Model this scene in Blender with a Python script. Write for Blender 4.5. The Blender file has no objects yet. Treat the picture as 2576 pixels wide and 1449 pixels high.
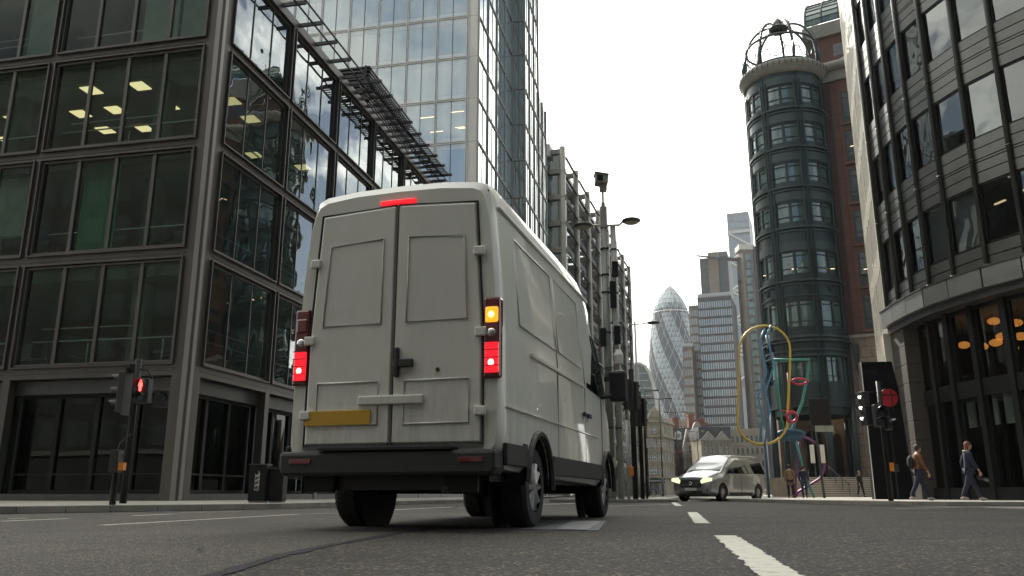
import bpy, math, random
from mathutils import Vector, Matrix
R = math.radians
rnd = random.Random(7)
sc = bpy.context.scene
col = sc.collection
# ------------------------------------------------------------ camera
cd = bpy.data.cameras.new('camera'); cam = bpy.data.objects.new('camera', cd); col.objects.link(cam)
cd.sensor_width = 36; cd.lens = 36*2060/2576; cd.clip_start = .05; cd.clip_end = 6000
cam.location = (0, 0, .32); cam.rotation_euler = (R(90+14.13), 0, 0)
sc.camera = cam
# ------------------------------------------------------------ light
SUN_AZ, SUN_EL = R(-8), R(36)          # azimuth from +Y, negative to the left
SKY, SUNP, EXPO = .072, 5.0, .55
HAZE = .00015
w = bpy.data.worlds.new('World'); sc.world = w; w.use_nodes = True
nt = w.node_tree; nt.nodes.clear()
N, L = nt.nodes.new, nt.links.new
out = N('ShaderNodeOutputWorld'); bg = N('ShaderNodeBackground'); bg.inputs[1].default_value = SKY
sky = N('ShaderNodeTexSky'); sky.sky_type = 'NISHITA'; sky.sun_disc = False
sky.sun_elevation = SUN_EL; sky.sun_rotation = SUN_AZ; sky.air_density = 1.2; sky.dust_density = 1.4; sky.ozone_density = 1.2
tc = N('ShaderNodeTexCoord'); mp = N('ShaderNodeMapping'); mp.inputs['Scale'].default_value = (1, 1, 2.2)
no = N('ShaderNodeTexNoise'); no.inputs['Scale'].default_value = 2.3; no.inputs['Detail'].default_value = 7; no.inputs['Roughness'].default_value = .58
cr = N('ShaderNodeValToRGB'); cr.color_ramp.elements[0].position = .45; cr.color_ramp.elements[1].position = .60
mx = N('ShaderNodeMix'); mx.data_type = 'RGBA'; 
gd = N('ShaderNodeVectorMath'); gd.operation = 'DOT_PRODUCT'; gd.inputs[1].default_value = (math.sin(SUN_AZ)*math.cos(SUN_EL), math.cos(SUN_AZ)*math.cos(SUN_EL), math.sin(SUN_EL))
gm = N('ShaderNodeMapRange'); gm.inputs[1].default_value = -.2; gm.inputs[2].default_value = .9; gm.inputs[3].default_value = 7.5; gm.inputs[4].default_value = 32.   # clouds glow towards the sun
gc = N('ShaderNodeCombineColor'); g2 = N('ShaderNodeMath'); g2.operation = 'MULTIPLY'; g2.inputs[1].default_value = .92
L(gd.outputs['Value'], gm.inputs[0]); L(gm.outputs[0], gc.inputs[0]); L(gm.outputs[0], gc.inputs[1]); L(gm.outputs[0], g2.inputs[0]); L(g2.outputs[0], gc.inputs[2])
L(tc.outputs['Generated'], gd.inputs[0]); L(gc.outputs[0], mx.inputs[7])
L(tc.outputs['Generated'], mp.inputs[0]); L(mp.outputs[0], no.inputs[0]); cv = N('ShaderNodeMath'); cv.operation = 'MULTIPLY_ADD'; cv.inputs[1].default_value = .13; L(gd.outputs['Value'], cv.inputs[0]); L(no.outputs[0], cv.inputs[2]); L(cv.outputs[0], cr.inputs[0])
L(cr.outputs[0], mx.inputs[0]); L(sky.outputs[0], mx.inputs[6])
L(mx.outputs[2], bg.inputs[0]); L(bg.outputs[0], out.inputs[0])
sd = bpy.data.lights.new('sun', 'SUN'); sd.energy = SUNP; sd.angle = R(.5); sd.color = (1, .94, .84)
so = bpy.data.objects.new('sun', sd); col.objects.link(so)
sv = Vector((math.sin(SUN_AZ)*math.cos(SUN_EL), math.cos(SUN_AZ)*math.cos(SUN_EL), math.sin(SUN_EL)))
so.rotation_euler = sv.to_track_quat('Z', 'Y').to_euler(); so.location = (0, 0, 150)
vs = sc.view_settings; vs.view_transform = 'Standard'; vs.look = 'None'; vs.exposure = EXPO; vs.gamma = 1
sc.cycles.max_bounces = 8; sc.cycles.transparent_max_bounces = 16; sc.cycles.glossy_bounces = 4
sc.cycles.caustics_reflective = False; sc.cycles.caustics_refractive = False
sc.cycles.volume_bounces = 0; sc.cycles.use_denoising = True
sc.cycles.sample_clamp_indirect = 6

# ------------------------------------------------------------ materials
M = {}
def mat(name, c, rough=.6, metal=0, var=.0, vs_=3., bump=0., bs=40., spec=.5, em=None, es=0, coat=0, c2=None, stretch=(1,1,1), ior=None):
    m = bpy.data.materials.new(name); m.use_nodes = True; t = m.node_tree; b = t.nodes['Principled BSDF']
    b.inputs['Base Color'].default_value = (*c, 1); b.inputs['Roughness'].default_value = rough
    b.inputs['Metallic'].default_value = metal; b.inputs['Specular IOR Level'].default_value = spec
    b.inputs['Coat Weight'].default_value = coat
    if ior: b.inputs['IOR'].default_value = ior
    if em: b.inputs['Emission Color'].default_value = (*em, 1); b.inputs['Emission Strength'].default_value = es
    if var or bump:
        g = t.nodes.new('ShaderNodeNewGeometry'); mp = t.nodes.new('ShaderNodeMapping'); mp.inputs['Scale'].default_value = stretch
        t.links.new(g.outputs['Position'], mp.inputs[0])
    if var:
        n = t.nodes.new('ShaderNodeTexNoise'); n.inputs['Scale'].default_value = vs_; n.inputs['Detail'].default_value = 6
        x = t.nodes.new('ShaderNodeMix'); x.data_type = 'RGBA'
        k = c2 or tuple(v*(1-var) for v in c); h = c if c2 else tuple(min(1, v*(1+var)) for v in c)
        x.inputs[6].default_value = (*k, 1); x.inputs[7].default_value = (*h, 1)
        r = t.nodes.new('ShaderNodeMapRange'); r.inputs[1].default_value = .3; r.inputs[2].default_value = .7
        t.links.new(mp.outputs[0], n.inputs[0]); t.links.new(n.outputs[0], r.inputs[0]); t.links.new(r.outputs[0], x.inputs[0]); t.links.new(x.outputs[2], b.inputs['Base Color'])
        rr = t.nodes.new('ShaderNodeMapRange'); rr.inputs[3].default_value = max(0, rough-.08); rr.inputs[4].default_value = min(1, rough+.1)
        t.links.new(n.outputs[0], rr.inputs[0]); t.links.new(rr.outputs[0], b.inputs['Roughness'])
    if bump:
        n2 = t.nodes.new('ShaderNodeTexNoise'); n2.inputs['Scale'].default_value = bs; n2.inputs['Detail'].default_value = 4
        bp = t.nodes.new('ShaderNodeBump'); bp.inputs['Strength'].default_value = bump; bp.inputs['Distance'].default_value = .02
        t.links.new(mp.outputs[0], n2.inputs[0]); t.links.new(n2.outputs[0], bp.inputs['Height']); t.links.new(bp.outputs[0], b.inputs['Normal'])
    M[name] = m; return m
def glass(name, tint, gain=1., base=.05, wave=0., ws=.5, dist=.1, rough=.0, back=None):
    """clear or tinted pane: transparent + mirror by facing angle; back=(r,g,b) puts an opaque backing (blinds) in place of the view through"""
    m = bpy.data.materials.new(name); m.use_nodes = True; t = m.node_tree; t.nodes.clear(); n = t.nodes.new; l = t.links.new
    o = n('ShaderNodeOutputMaterial'); x = n('ShaderNodeMixShader'); gl = n('ShaderNodeBsdfGlossy'); gl.inputs['Roughness'].default_value = rough
    if back: tr = n('ShaderNodeBsdfDiffuse'); tr.inputs[0].default_value = (*back, 1)
    else: tr = n('ShaderNodeBsdfTransparent'); tr.inputs[0].default_value = (*tint, 1)
    gl.inputs[0].default_value = (.93, .97, .96, 1)
    ge = n('ShaderNodeNewGeometry'); dt = n('ShaderNodeVectorMath'); dt.operation = 'DOT_PRODUCT'; l(ge.outputs['Normal'], dt.inputs[0]); l(ge.outputs['Incoming'], dt.inputs[1])
    ab = n('ShaderNodeMath'); ab.operation = 'ABSOLUTE'; l(dt.outputs['Value'], ab.inputs[0])
    sb = n('ShaderNodeMath'); sb.operation = 'SUBTRACT'; sb.inputs[0].default_value = 1; l(ab.outputs[0], sb.inputs[1])
    pw = n('ShaderNodeMath'); pw.operation = 'POWER'; pw.inputs[1].default_value = 5; l(sb.outputs[0], pw.inputs[0])
    ma = n('ShaderNodeMath'); ma.operation = 'MULTIPLY_ADD'; ma.inputs[1].default_value = .95-base; ma.inputs[2].default_value = base+.03*gain; ma.use_clamp = True
    l(pw.outputs[0], ma.inputs[0]); l(ma.outputs[0], x.inputs[0]); l(tr.outputs[0], x.inputs[1]); l(gl.outputs[0], x.inputs[2]); l(x.outputs[0], o.inputs[0])
    if back:
        g = n('ShaderNodeNewGeometry'); mp = n('ShaderNodeMapping'); mp.inputs['Scale'].default_value = (1.3, 1.3, .25)
        nn = n('ShaderNodeTexNoise'); nn.inputs['Scale'].default_value = .9; c = n('ShaderNodeMix'); c.data_type = 'RGBA'
        c.inputs[6].default_value = (*[v*.6 for v in back], 1); c.inputs[7].default_value = (*[min(1, v*1.3) for v in back], 1)
        l(g.outputs['Position'], mp.inputs[0]); l(mp.outputs[0], nn.inputs[0]); l(nn.outputs[0], c.inputs[0]); l(c.outputs[2], tr.inputs[0])
    if wave:
        g = n('ShaderNodeNewGeometry'); nn = n('ShaderNodeTexNoise'); nn.inputs['Scale'].default_value = ws; nn.inputs['Detail'].default_value = 1.5
        bp = n('ShaderNodeBump'); bp.inputs['Strength'].default_value = wave; bp.inputs['Distance'].default_value = dist
        l(g.outputs['Position'], nn.inputs[0]); l(nn.outputs[0], bp.inputs['Height']); l(bp.outputs[0], gl.inputs['Normal']); 
    M[name] = m; return m
mat('bronze', (.088,.080,.072), .42, .35, .18, 1.2, .05, 6, stretch=(1,1,.15))
mat('bronze_light', (.24,.23,.215), .38, .4, .15, 1.0, stretch=(1,1,.15))
mat('black_metal', (.010,.010,.011), .55, 0, .2, 4, spec=.25)
mat('slab_black', (.008,.008,.009), .75, 0, .2, 3, spec=.15)
mat('dark_steel', (.07,.07,.07), .45, .3, .2, 2)
mat('floor_slab', (.32,.33,.30), .8, 0, .2, 1)
mat('ceiling', (.30,.36,.30), .8, 0, .15, .6)
mat('core_wall', (.22,.27,.23), .8, 0, .3, .4)
mat('green_blind', (.10,.27,.17), .8, 0, .15, 2, stretch=(6,6,.2))
mat('pale_blind', (.45,.47,.46), .8, 0, .1, 2)
mat('rail_white', (.6,.63,.6), .5)
mat('panel_light', (.9,.8,.6), .5, em=(1,.74,.42), es=1.1)
mat('tube_light', (.9,.8,.6), .5, em=(1,.75,.42), es=1.3)
mat('stone_pale', (.74,.71,.64), .7, 0, .12, .8, .04, 20, stretch=(1,1,.3))
mat('white_frame', (.72,.70,.65), .4, .2, .08, 1)
mat('clad', (.30,.29,.27), .5, .2, .1, 1)
mat('concrete_steel', (.30,.285,.25), .55, .15, .2, .6, stretch=(1,1,.25))
mat('brown_louvre', (.13,.10,.07), .5, .2, .2, 1)
mat('green_metal', (.034,.055,.056), .42, .25, .3, .5, stretch=(1,1,.25))
mat('green_metal_light', (.058,.085,.083), .42, .25, .25, .6, stretch=(1,1,.25))
mat('cream_stone', (.31,.295,.25), .7, 0, .15, 1)
mat('red_granite', (.18,.072,.048), .55, 0, .25, 1.0, c2=(.115,.048,.034))
mat('joint_dark', (.05,.03,.025), .8)
mat('rust_stone', (.32,.25,.19), .75, 0, .2, 1.5)
mat('cream_facade', (.78,.74,.64), .28, 0, .06, 1, coat=.7)
mat('grey_clad', (.105,.105,.097), .33, .55, .15, 1.5, .03, 8)
mat('grey_clad_light', (.22,.22,.21), .35, .45, .1, 1.5)
mat('granite', (.075,.068,.06), .6, 0, .35, 25)
mat('brown_tower', (.25,.21,.165), .6, .1, .15, .2)
mat('grey_tower', (.125,.125,.13), .5, .1, .15, .2)
mat('pale_steel', (.45,.46,.47), .5, .2, .1, .2)
mat('portland', (.40,.35,.265), .8, 0, .22, .35, .1, 4, c2=(.27,.23,.17))
mat('red_brick', (.25,.09,.055), .85, 0, .25, .6)
mat('slate', (.06,.06,.065), .6, 0, .3, .6)
mat('white_paint', (.72,.72,.68), .5, 0, .08, 3)
mat('gherkin_clear', (.28,.33,.35), .18, .45, .25, .12)
mat('gherkin_pale', (.42,.46,.47), .3, .2, .2, .1)
mat('gherkin_dark', (.035,.048,.062), .4, 0, .2, .15, spec=.3)
mat('gherkin_line', (.75,.78,.78), .4, .2)
mat('van_white', (.74,.745,.69), .3, 0, .06, .8, .12, 1.6, coat=.6)
def grime():
    m = M['van_white']; t = m.node_tree; n = t.nodes.new; l = t.links.new; p = t.nodes['Principled BSDF']; src = p.inputs['Base Color'].links[0].from_socket
    g = n('ShaderNodeNewGeometry'); sx = n('ShaderNodeSeparateXYZ'); l(g.outputs['Position'], sx.inputs[0])
    mr = n('ShaderNodeMapRange'); mr.inputs[1].default_value = .5; mr.inputs[2].default_value = 1.5; mr.inputs[3].default_value = .55; mr.inputs[4].default_value = .06; l(sx.outputs[2], mr.inputs[0])
    mp = n('ShaderNodeMapping'); mp.inputs['Scale'].default_value = (7, 7, 1.2); f = n('ShaderNodeTexNoise'); f.inputs['Scale'].default_value = 1.6; f.inputs['Detail'].default_value = 9; f.inputs['Roughness'].default_value = .65; l(g.outputs['Position'], mp.inputs[0]); l(mp.outputs[0], f.inputs[0])
    fr_ = n('ShaderNodeMapRange'); fr_.inputs[1].default_value = .42; fr_.inputs[2].default_value = .68; l(f.outputs[0], fr_.inputs[0])
    mu = n('ShaderNodeMath'); mu.operation = 'MULTIPLY'; l(mr.outputs[0], mu.inputs[0]); l(fr_.outputs[0], mu.inputs[1])
    x = n('ShaderNodeMix'); x.data_type = 'RGBA'; x.inputs[7].default_value = (.24, .21, .16, 1); l(mu.outputs[0], x.inputs[0]); l(src, x.inputs[6]); l(x.outputs[2], p.inputs['Base Color'])
grime()
mat('van_seam', (.12,.12,.115), .6)
mat('rubber', (.02,.02,.02), .8, 0, .3, 20)
mat('plastic_black', (.022,.022,.024), .55, 0, .2, 8)
mat('alloy', (.35,.35,.36), .35, .8)
mat('tail_red', (.42,.006,.01), .15, coat=1, em=(1,.015,.03), es=.75, var=.2, vs_=60)
mat('bulb_red', (.8,.05,.05), .3, em=(1,.10,.08), es=9)
mat('bulb_amber', (.9,.4,.05), .3, em=(1,.50,.06), es=12)
mat('tail_amber', (.8,.25,.02), .15, coat=1, em=(1,.30,.01), es=1.2)
mat('lens_dark', (.15,.01,.01), .2, coat=1)
mat('plate_yellow', (.62,.36,.04), .5)
mat('chrome', (.7,.7,.7), .15, 1)
mat('car_silver', (.30,.31,.32), .28, .6, coat=1)
mat('car_navy', (.02,.022,.035), .2, .3, coat=1)
mat('head_lamp', (.9,.9,.7), .1, em=(1,.93,.55), es=.75)
mat('sig_red', (.8,.02,.02), .3, em=(1,.06,.05), es=4)
mat('sig_white', (.9,.9,.85), .3, em=(1,.97,.85), es=3)
mat('sign_red', (.50,.015,.03), .4)
mat('orange', (.75,.25,.03), .4)
mat('yellow_tube', (.56,.40,.06), .45, 0, .1, 6)
mat('blue_tube', (.07,.24,.45), .45, 0, .1, 6)
mat('teal_tube', (.04,.25,.22), .45, 0, .1, 6)
mat('red_tube', (.42,.02,.05), .45, 0, .1, 6)
mat('purple_tube', (.16,.03,.14), .45, 0, .1, 6)
mat('navy_tube', (.02,.09,.16), .45, 0, .1, 6)
mat('lamp_globe', (.9,.5,.15), .5, em=(1,.36,.07), es=.42)
mat('pole_green', (.26,.29,.25), .5, .1, .15, 3, stretch=(1,1,.2))
mat('pole_grey', (.40,.41,.39), .5, .1, .1, 3)
mat('housing', (.36,.33,.28), .5)
mat('skin', (.45,.27,.19), .55); mat('hair_brown', (.06,.025,.012), .7); mat('hair_ginger', (.16,.055,.02), .7)
mat('coat_tan', (.22,.14,.08), .85, 0, .2, 9); mat('cloth_navy', (.018,.022,.045), .85, 0, .2, 9); mat('cloth_black', (.012,.012,.014), .85)
mat('jean', (.03,.05,.09), .85); mat('shoe_pale', (.35,.33,.30), .6)
mat('coat_rust', (.17,.075,.03), .85, 0, .2, 9)
mat('glass_dark', (.03,.04,.045), .04, .0, spec=.9, ior=1.7)
mat('concrete', (.26,.25,.22), .8, 0, .2, 2, .2, 60)
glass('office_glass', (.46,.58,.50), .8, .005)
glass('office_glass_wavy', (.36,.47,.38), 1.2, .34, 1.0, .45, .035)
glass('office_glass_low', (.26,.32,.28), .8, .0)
glass('shop_glass', (.52,.58,.55), .8, .02)
glass('tower_glass', None, 1.25, .46, .25, .5, .02, 0, (.42,.52,.57))
glass('tower_glass_band', None, 1.0, .30, 0, 1, 1, .05, (.74,.80,.79))
glass('tower_side_glass', None, 1.6, .55, .5, .35, .03, 0, (.35,.45,.5))
glass('tower_return_glass', None, 1.2, .14, 0, 1, 1, 0, (.24,.28,.24))
glass('exo_glass', None, 1.2, .12, .5, .4, .05, 0, (.09,.12,.12))
glass('green_glass', None, 1.3, .11, .7, .5, .06, 0, (.10,.17,.15))
glass('curved_glass', (.30,.33,.33), 1.1, .10, .8, .5, .05)
glass('red_glass', None, 1.0, .03, .4, .5, .05, 0, (.025,.035,.035))
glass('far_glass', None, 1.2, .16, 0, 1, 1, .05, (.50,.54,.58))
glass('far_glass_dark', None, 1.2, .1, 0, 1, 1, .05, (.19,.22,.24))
mat('block_dark', (.075,.08,.085), .5, .1, .15, .2)
glass('sash_glass', None, 1.1, .08, .4, .6, .05, 0, (.07,.09,.085))
glass('car_glass', (.08,.09,.09), .9, .04)

def ground_mats():
    # asphalt with exposed aggregate
    for nm, a, b in (('asphalt', (.011,.010,.009), (.060,.052,.046)), ('tar', (.008,.008,.009), (.02,.02,.022))):
        m = bpy.data.materials.new(nm); m.use_nodes = True; t = m.node_tree; n = t.nodes.new; l = t.links.new; p = t.nodes['Principled BSDF']
        g = n('ShaderNodeNewGeometry')
        v = n('ShaderNodeTexVoronoi'); v.inputs['Scale'].default_value = 70; l(g.outputs['Position'], v.inputs[0])
        f = n('ShaderNodeTexNoise'); f.inputs['Scale'].default_value = 150; f.inputs['Detail'].default_value = 5; l(g.outputs['Position'], f.inputs[0])
        big = n('ShaderNodeTexNoise'); big.inputs['Scale'].default_value = .5; big.inputs['Detail'].default_value = 6; l(g.outputs['Position'], big.inputs[0])
        hs = n('ShaderNodeSeparateColor'); l(v.outputs['Color'], hs.inputs[0])
        r1 = n('ShaderNodeValToRGB'); r1.color_ramp.elements[0].color = (*a, 1); r1.color_ramp.elements[1].color = (*b, 1)
        r1.color_ramp.elements[0].position = .15; r1.color_ramp.elements[1].position = .8
        e = r1.color_ramp.elements.new(.93); e.color = (b[0]*1.7, b[1]*1.55, b[2]*1.3, 1)
        e = r1.color_ramp.elements.new(.975); e.color = (b[0]*4.2, b[1]*3.9, b[2]*3.3, 1)
        l(hs.outputs[0], r1.inputs[0])
        x = n('ShaderNodeMix'); x.data_type = 'RGBA'; x.blend_type = 'MULTIPLY'; x.inputs[0].default_value = 1
        r2 = n('ShaderNodeMapRange'); r2.inputs[1].default_value = .3; r2.inputs[2].default_value = .7; r2.inputs[3].default_value = .62; r2.inputs[4].default_value = 1.3
        l(big.outputs[0], r2.inputs[0]); l(r1.outputs[0], x.inputs[6]); l(r2.outputs[0], x.inputs[7]); l(x.outputs[2], p.inputs['Base Color'])
        p.inputs['Roughness'].default_value = .78
        vc = n('ShaderNodeTexVoronoi'); vc.feature = 'DISTANCE_TO_EDGE'; vc.inputs['Scale'].default_value = .55; wn = n('ShaderNodeTexNoise'); wn.inputs['Scale'].default_value = 2.2; wn.inputs['Detail'].default_value = 8
        wa = n('ShaderNodeMix'); wa.data_type = 'RGBA'; wa.inputs[0].default_value = .22; l(g.outputs['Position'], wn.inputs[0]); l(g.outputs['Position'], wa.inputs[6]); l(wn.outputs['Color'], wa.inputs[7]); l(wa.outputs[2], vc.inputs[0])
        ck = n('ShaderNodeMapRange'); ck.inputs[1].default_value = .002; ck.inputs[2].default_value = .008; ck.inputs[3].default_value = 1; ck.inputs[4].default_value = 0; l(vc.outputs['Distance'], ck.inputs[0])
        mk = n('ShaderNodeMapRange'); mk.inputs[1].default_value = .52; mk.inputs[2].default_value = .6; l(big.outputs[0], mk.inputs[0])
        st_ = n('ShaderNodeTexNoise'); st_.inputs['Scale'].default_value = 1.7; st_.inputs['Detail'].default_value = 5; l(g.outputs['Position'], st_.inputs[0])
        sm_ = n('ShaderNodeMapRange'); sm_.inputs[1].default_value = .62; sm_.inputs[2].default_value = .74; sm_.inputs[4].default_value = .45; l(st_.outputs[0], sm_.inputs[0])
        m1 = n('ShaderNodeMath'); m1.operation = 'MULTIPLY'; l(ck.outputs[0], m1.inputs[0]); l(mk.outputs[0], m1.inputs[1])
        m2 = n('ShaderNodeMath'); m2.operation = 'MAXIMUM'; l(m1.outputs[0], m2.inputs[0]); l(sm_.outputs[0], m2.inputs[1])
        xc = n('ShaderNodeMix'); xc.data_type = 'RGBA'; xc.inputs[7].default_value = (.008, .008, .008, 1); l(m2.outputs[0], xc.inputs[0]); l(x.outputs[2], xc.inputs[6]); l(xc.outputs[2], p.inputs['Base Color'])
        s1 = n('ShaderNodeMath'); s1.operation = 'MULTIPLY_ADD'; s1.inputs[1].default_value = -.8; l(v.outputs['Distance'], s1.inputs[0]); l(f.outputs[0], s1.inputs[2])
        bp = n('ShaderNodeBump'); bp.inputs['Strength'].default_value = .9; bp.inputs['Distance'].default_value = .012
        l(s1.outputs[0], bp.inputs['Height']); l(bp.outputs[0], p.inputs['Normal']); M[nm] = m
    m = bpy.data.materials.new('road_paint'); m.use_nodes = True; t = m.node_tree; n = t.nodes.new; l = t.links.new; p = t.nodes['Principled BSDF']
    g = n('ShaderNodeNewGeometry'); f = n('ShaderNodeTexNoise'); f.inputs['Scale'].default_value = 9; f.inputs['Detail'].default_value = 9; f.inputs['Roughness'].default_value = .7
    r = n('ShaderNodeValToRGB'); r.color_ramp.elements[0].color = (.10,.095,.085,1); r.color_ramp.elements[0].position = .33; r.color_ramp.elements[1].color = (.52,.50,.43,1); r.color_ramp.elements[1].position = .44
    l(g.outputs['Position'], f.inputs[0]); l(f.outputs[0], r.inputs[0]); l(r.outputs[0], p.inputs['Base Color']); p.inputs['Roughness'].default_value = .6
    f2 = n('ShaderNodeTexNoise'); f2.inputs['Scale'].default_value = 120; bp = n('ShaderNodeBump'); bp.inputs['Strength'].default_value = .5; bp.inputs['Distance'].default_value = .006
    l(g.outputs['Position'], f2.inputs[0]); l(f2.outputs[0], bp.inputs['Height']); l(bp.outputs[0], p.inputs['Normal']); M['road_paint'] = m
    m = bpy.data.materials.new('paving'); m.use_nodes = True; t = m.node_tree; n = t.nodes.new; l = t.links.new; p = t.nodes['Principled BSDF']
    g = n('ShaderNodeNewGeometry'); mp = n('ShaderNodeMapping'); mp.inputs['Rotation'].default_value = (0, 0, R(12)); b = n('ShaderNodeTexBrick')
    b.inputs['Color1'].default_value = (.52,.49,.42,1); b.inputs['Color2'].default_value = (.40,.38,.33,1); b.inputs['Mortar'].default_value = (.07,.065,.06,1)
    b.inputs['Scale'].default_value = 1; b.inputs['Mortar Size'].default_value = .012; b.inputs['Brick Width'].default_value = .9; b.inputs['Row Height'].default_value = .6
    f = n('ShaderNodeTexNoise'); f.inputs['Scale'].default_value = 3; f.inputs['Detail'].default_value = 8
    x = n('ShaderNodeMix'); x.data_type = 'RGBA'; x.blend_type = 'MULTIPLY'; x.inputs[0].default_value = .6
    l(g.outputs['Position'], mp.inputs[0]); l(mp.outputs[0], b.inputs[0]); l(b.outputs[0], x.inputs[6]); l(g.outputs['Position'], f.inputs[0]); l(f.outputs[0], x.inputs[7]); l(x.outputs[2], p.inputs['Base Color'])
    p.inputs['Roughness'].default_value = .7; M['paving'] = m
ground_mats()

# ------------------------------------------------------------ mesh helpers
class Fr:
    """a facade frame: s along the wall, d outward, z up"""
    def __init__(s, o, dx, n): s.o = o; s.dx = dx; s.n = n
    def p(s, a, d, z): return (s.o[0]+s.dx[0]*a+s.n[0]*d, s.o[1]+s.dx[1]*a+s.n[1]*d, z)
def frame(o, d, right=True):
    k = math.hypot(*d); d = (d[0]/k, d[1]/k)
    return Fr(o, d, (d[1], -d[0]) if right else (-d[1], d[0]))
W = Fr((0, 0), (1, 0), (0, 1))
class MB:
    def __init__(s): s.v = []; s.f = []
    def face(s, pts):
        i = len(s.v); s.v += [tuple(p) for p in pts]; s.f.append(tuple(range(i, i+len(pts)))); return s
    def box(s, a0, a1, d0, d1, z0, z1, fr=W):
        i = len(s.v)
        s.v += [fr.p(a, d, z) for z in (z0, z1) for a, d in ((a0, d0), (a1, d0), (a1, d1), (a0, d1))]
        s.f += [tuple(i+k for k in q) for q in ((0,3,2,1),(4,5,6,7),(0,1,5,4),(1,2,6,5),(2,3,7,6),(3,0,4,7))]; return s
    def prism(s, poly, z0, z1, fr=W):
        n = len(poly); i = len(s.v); s.v += [fr.p(a, d, z0) for a, d in poly]+[fr.p(a, d, z1) for a, d in poly]
        s.f += [tuple(range(i+n-1, i-1, -1)), tuple(range(i+n, i+2*n))]+[(i+k, i+(k+1) % n, i+n+(k+1) % n, i+n+k) for k in range(n)]; return s
    def plate(s, poly, d0, d1, fr=W):
        """polygon in (s,z), thickness along d"""
        n = len(poly); i = len(s.v); s.v += [fr.p(a, d0, z) for a, z in poly]+[fr.p(a, d1, z) for a, z in poly]
        s.f += [tuple(range(i, i+n)), tuple(range(i+2*n-1, i+n-1, -1))]+[(i+k, i+n+k, i+n+(k+1) % n, i+(k+1) % n) for k in range(n)]; return s
    def tube(s, pts, r, n=8, closed=False, cap=True):
        pts = [Vector(p) for p in pts]; m = len(pts); i0 = len(s.v); up = None
        for j, p in enumerate(pts):
            if closed: t = pts[(j+1) % m]-pts[j-1]
            else: t = pts[min(j+1, m-1)]-pts[max(j-1, 0)]
            t.normalize()
            if up is None: up = Vector((0, 0, 1)) if abs(t.z) < .9 else Vector((1, 0, 0))
            a = t.cross(up); 
            if a.length < 1e-4: a = t.cross(Vector((0, 1, 0)))
            a.normalize(); b = a.cross(t); up = b.copy()
            rr = r[j] if isinstance(r, (list, tuple)) else r
            for k in range(n):
                q = 2*math.pi*k/n; c = p+a*math.cos(q)*rr+b*math.sin(q)*rr; s.v.append((c.x, c.y, c.z))
        for j in range(m if closed else m-1):
            for k in range(n):
                A = i0+j*n+k; B = i0+j*n+(k+1) % n; C = i0+((j+1) % m)*n+(k+1) % n; D = i0+((j+1) % m)*n+k; s.f.append((A, B, C, D))
        if cap and not closed: s.f += [tuple(i0+k for k in range(n-1, -1, -1)), tuple(i0+(m-1)*n+k for k in range(n))]
        return s
    def cyl(s, c, r, z0, z1, n=16, r2=None): return s.tube([(c[0], c[1], z0), (c[0], c[1], z1)], [r, r if r2 is None else r2], n)
    def lathe(s, prof, c=(0, 0), n=24, a0=0, a1=2*math.pi, caps=False):
        i0 = len(s.v); full = abs(a1-a0-2*math.pi) < 1e-6; m = n if full else n+1
        for r, z in prof:
            for k in range(m):
                q = a0+(a1-a0)*k/n; s.v.append((c[0]+r*math.cos(q), c[1]+r*math.sin(q), z))
        for j in range(len(prof)-1):
            for k in range(n):
                k2 = (k+1) % m; s.f.append((i0+j*m+k, i0+j*m+k2, i0+(j+1)*m+k2, i0+(j+1)*m+k))
        return s
    def sph(s, c, r, n=12, m=8, sc_=(1, 1, 1)):
        i0 = len(s.v)
        for j in range(m+1):
            a = math.pi*j/m
            for k in range(n):
                q = 2*math.pi*k/n; s.v.append((c[0]+r*sc_[0]*math.sin(a)*math.cos(q), c[1]+r*sc_[1]*math.sin(a)*math.sin(q), c[2]+r*sc_[2]*math.cos(a)))
        for j in range(m):
            for k in range(n): s.f.append((i0+j*n+k, i0+(j+1)*n+k, i0+(j+1)*n+(k+1) % n, i0+j*n+(k+1) % n))
        return s
    def build(s, name, m, parent=None, smooth=False, bevel=0, mods=None):
        o0 = Vector((0, 0, 0)); p = parent
        while p is not None: o0 += p.location; p = p.parent
        me = bpy.data.meshes.new(name); me.from_pydata([tuple(Vector(v)-o0) for v in s.v], [], s.f)
        me.materials.append(M[m] if isinstance(m, str) else m)
        me.validate(); me.update()
        if smooth: me.polygons.foreach_set('use_smooth', [True]*len(me.polygons))
        o = bpy.data.objects.new(name, me); col.objects.link(o); o.parent = parent
        if bevel:
            b = o.modifiers.new('bevel', 'BEVEL'); b.width = bevel; b.segments = 2; b.limit_method = 'ANGLE'
        if smooth == 2: sharp(o)
        return o
def sharp(o, ang=35):
    import bmesh
    bm = bmesh.new(); bm.from_mesh(o.data); bmesh.ops.remove_doubles(bm, verts=bm.verts, dist=1e-4)
    bmesh.ops.recalc_face_normals(bm, faces=bm.faces)
    for e in bm.edges: e.smooth = not (len(e.link_faces) == 2 and e.calc_face_angle(0) > R(ang))
    bm.to_mesh(o.data); bm.free(); o.data.polygons.foreach_set('use_smooth', [True]*len(o.data.polygons))
def thing(name, label, cat, loc=(0, 0, 0), group=None):
    o = bpy.data.objects.new(name, None); col.objects.link(o); o.location = loc; o['label'] = label; o['category'] = cat
    o.empty_display_size = .3
    if group: o['group'] = group
    return o
def struct(o, kind='structure'): o['kind'] = kind; return o
def at(x, y, Y):
    """a point Y metres ahead, seen in direction (x, y) of the 2576 px wide photograph"""
    v = y-724.5; c, s_ = math.cos(R(14.13)), math.sin(R(14.13)); h = 2060*c+v*s_
    return Vector(((x-1288)/h*Y, Y, .32+(2060*s_-v*c)/h*Y))
def copy_tree(o, parent=None):
    c = o.copy(); col.objects.link(c); c.parent = parent
    for ch in list(o.children): copy_tree(ch, c)
    return c
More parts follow.
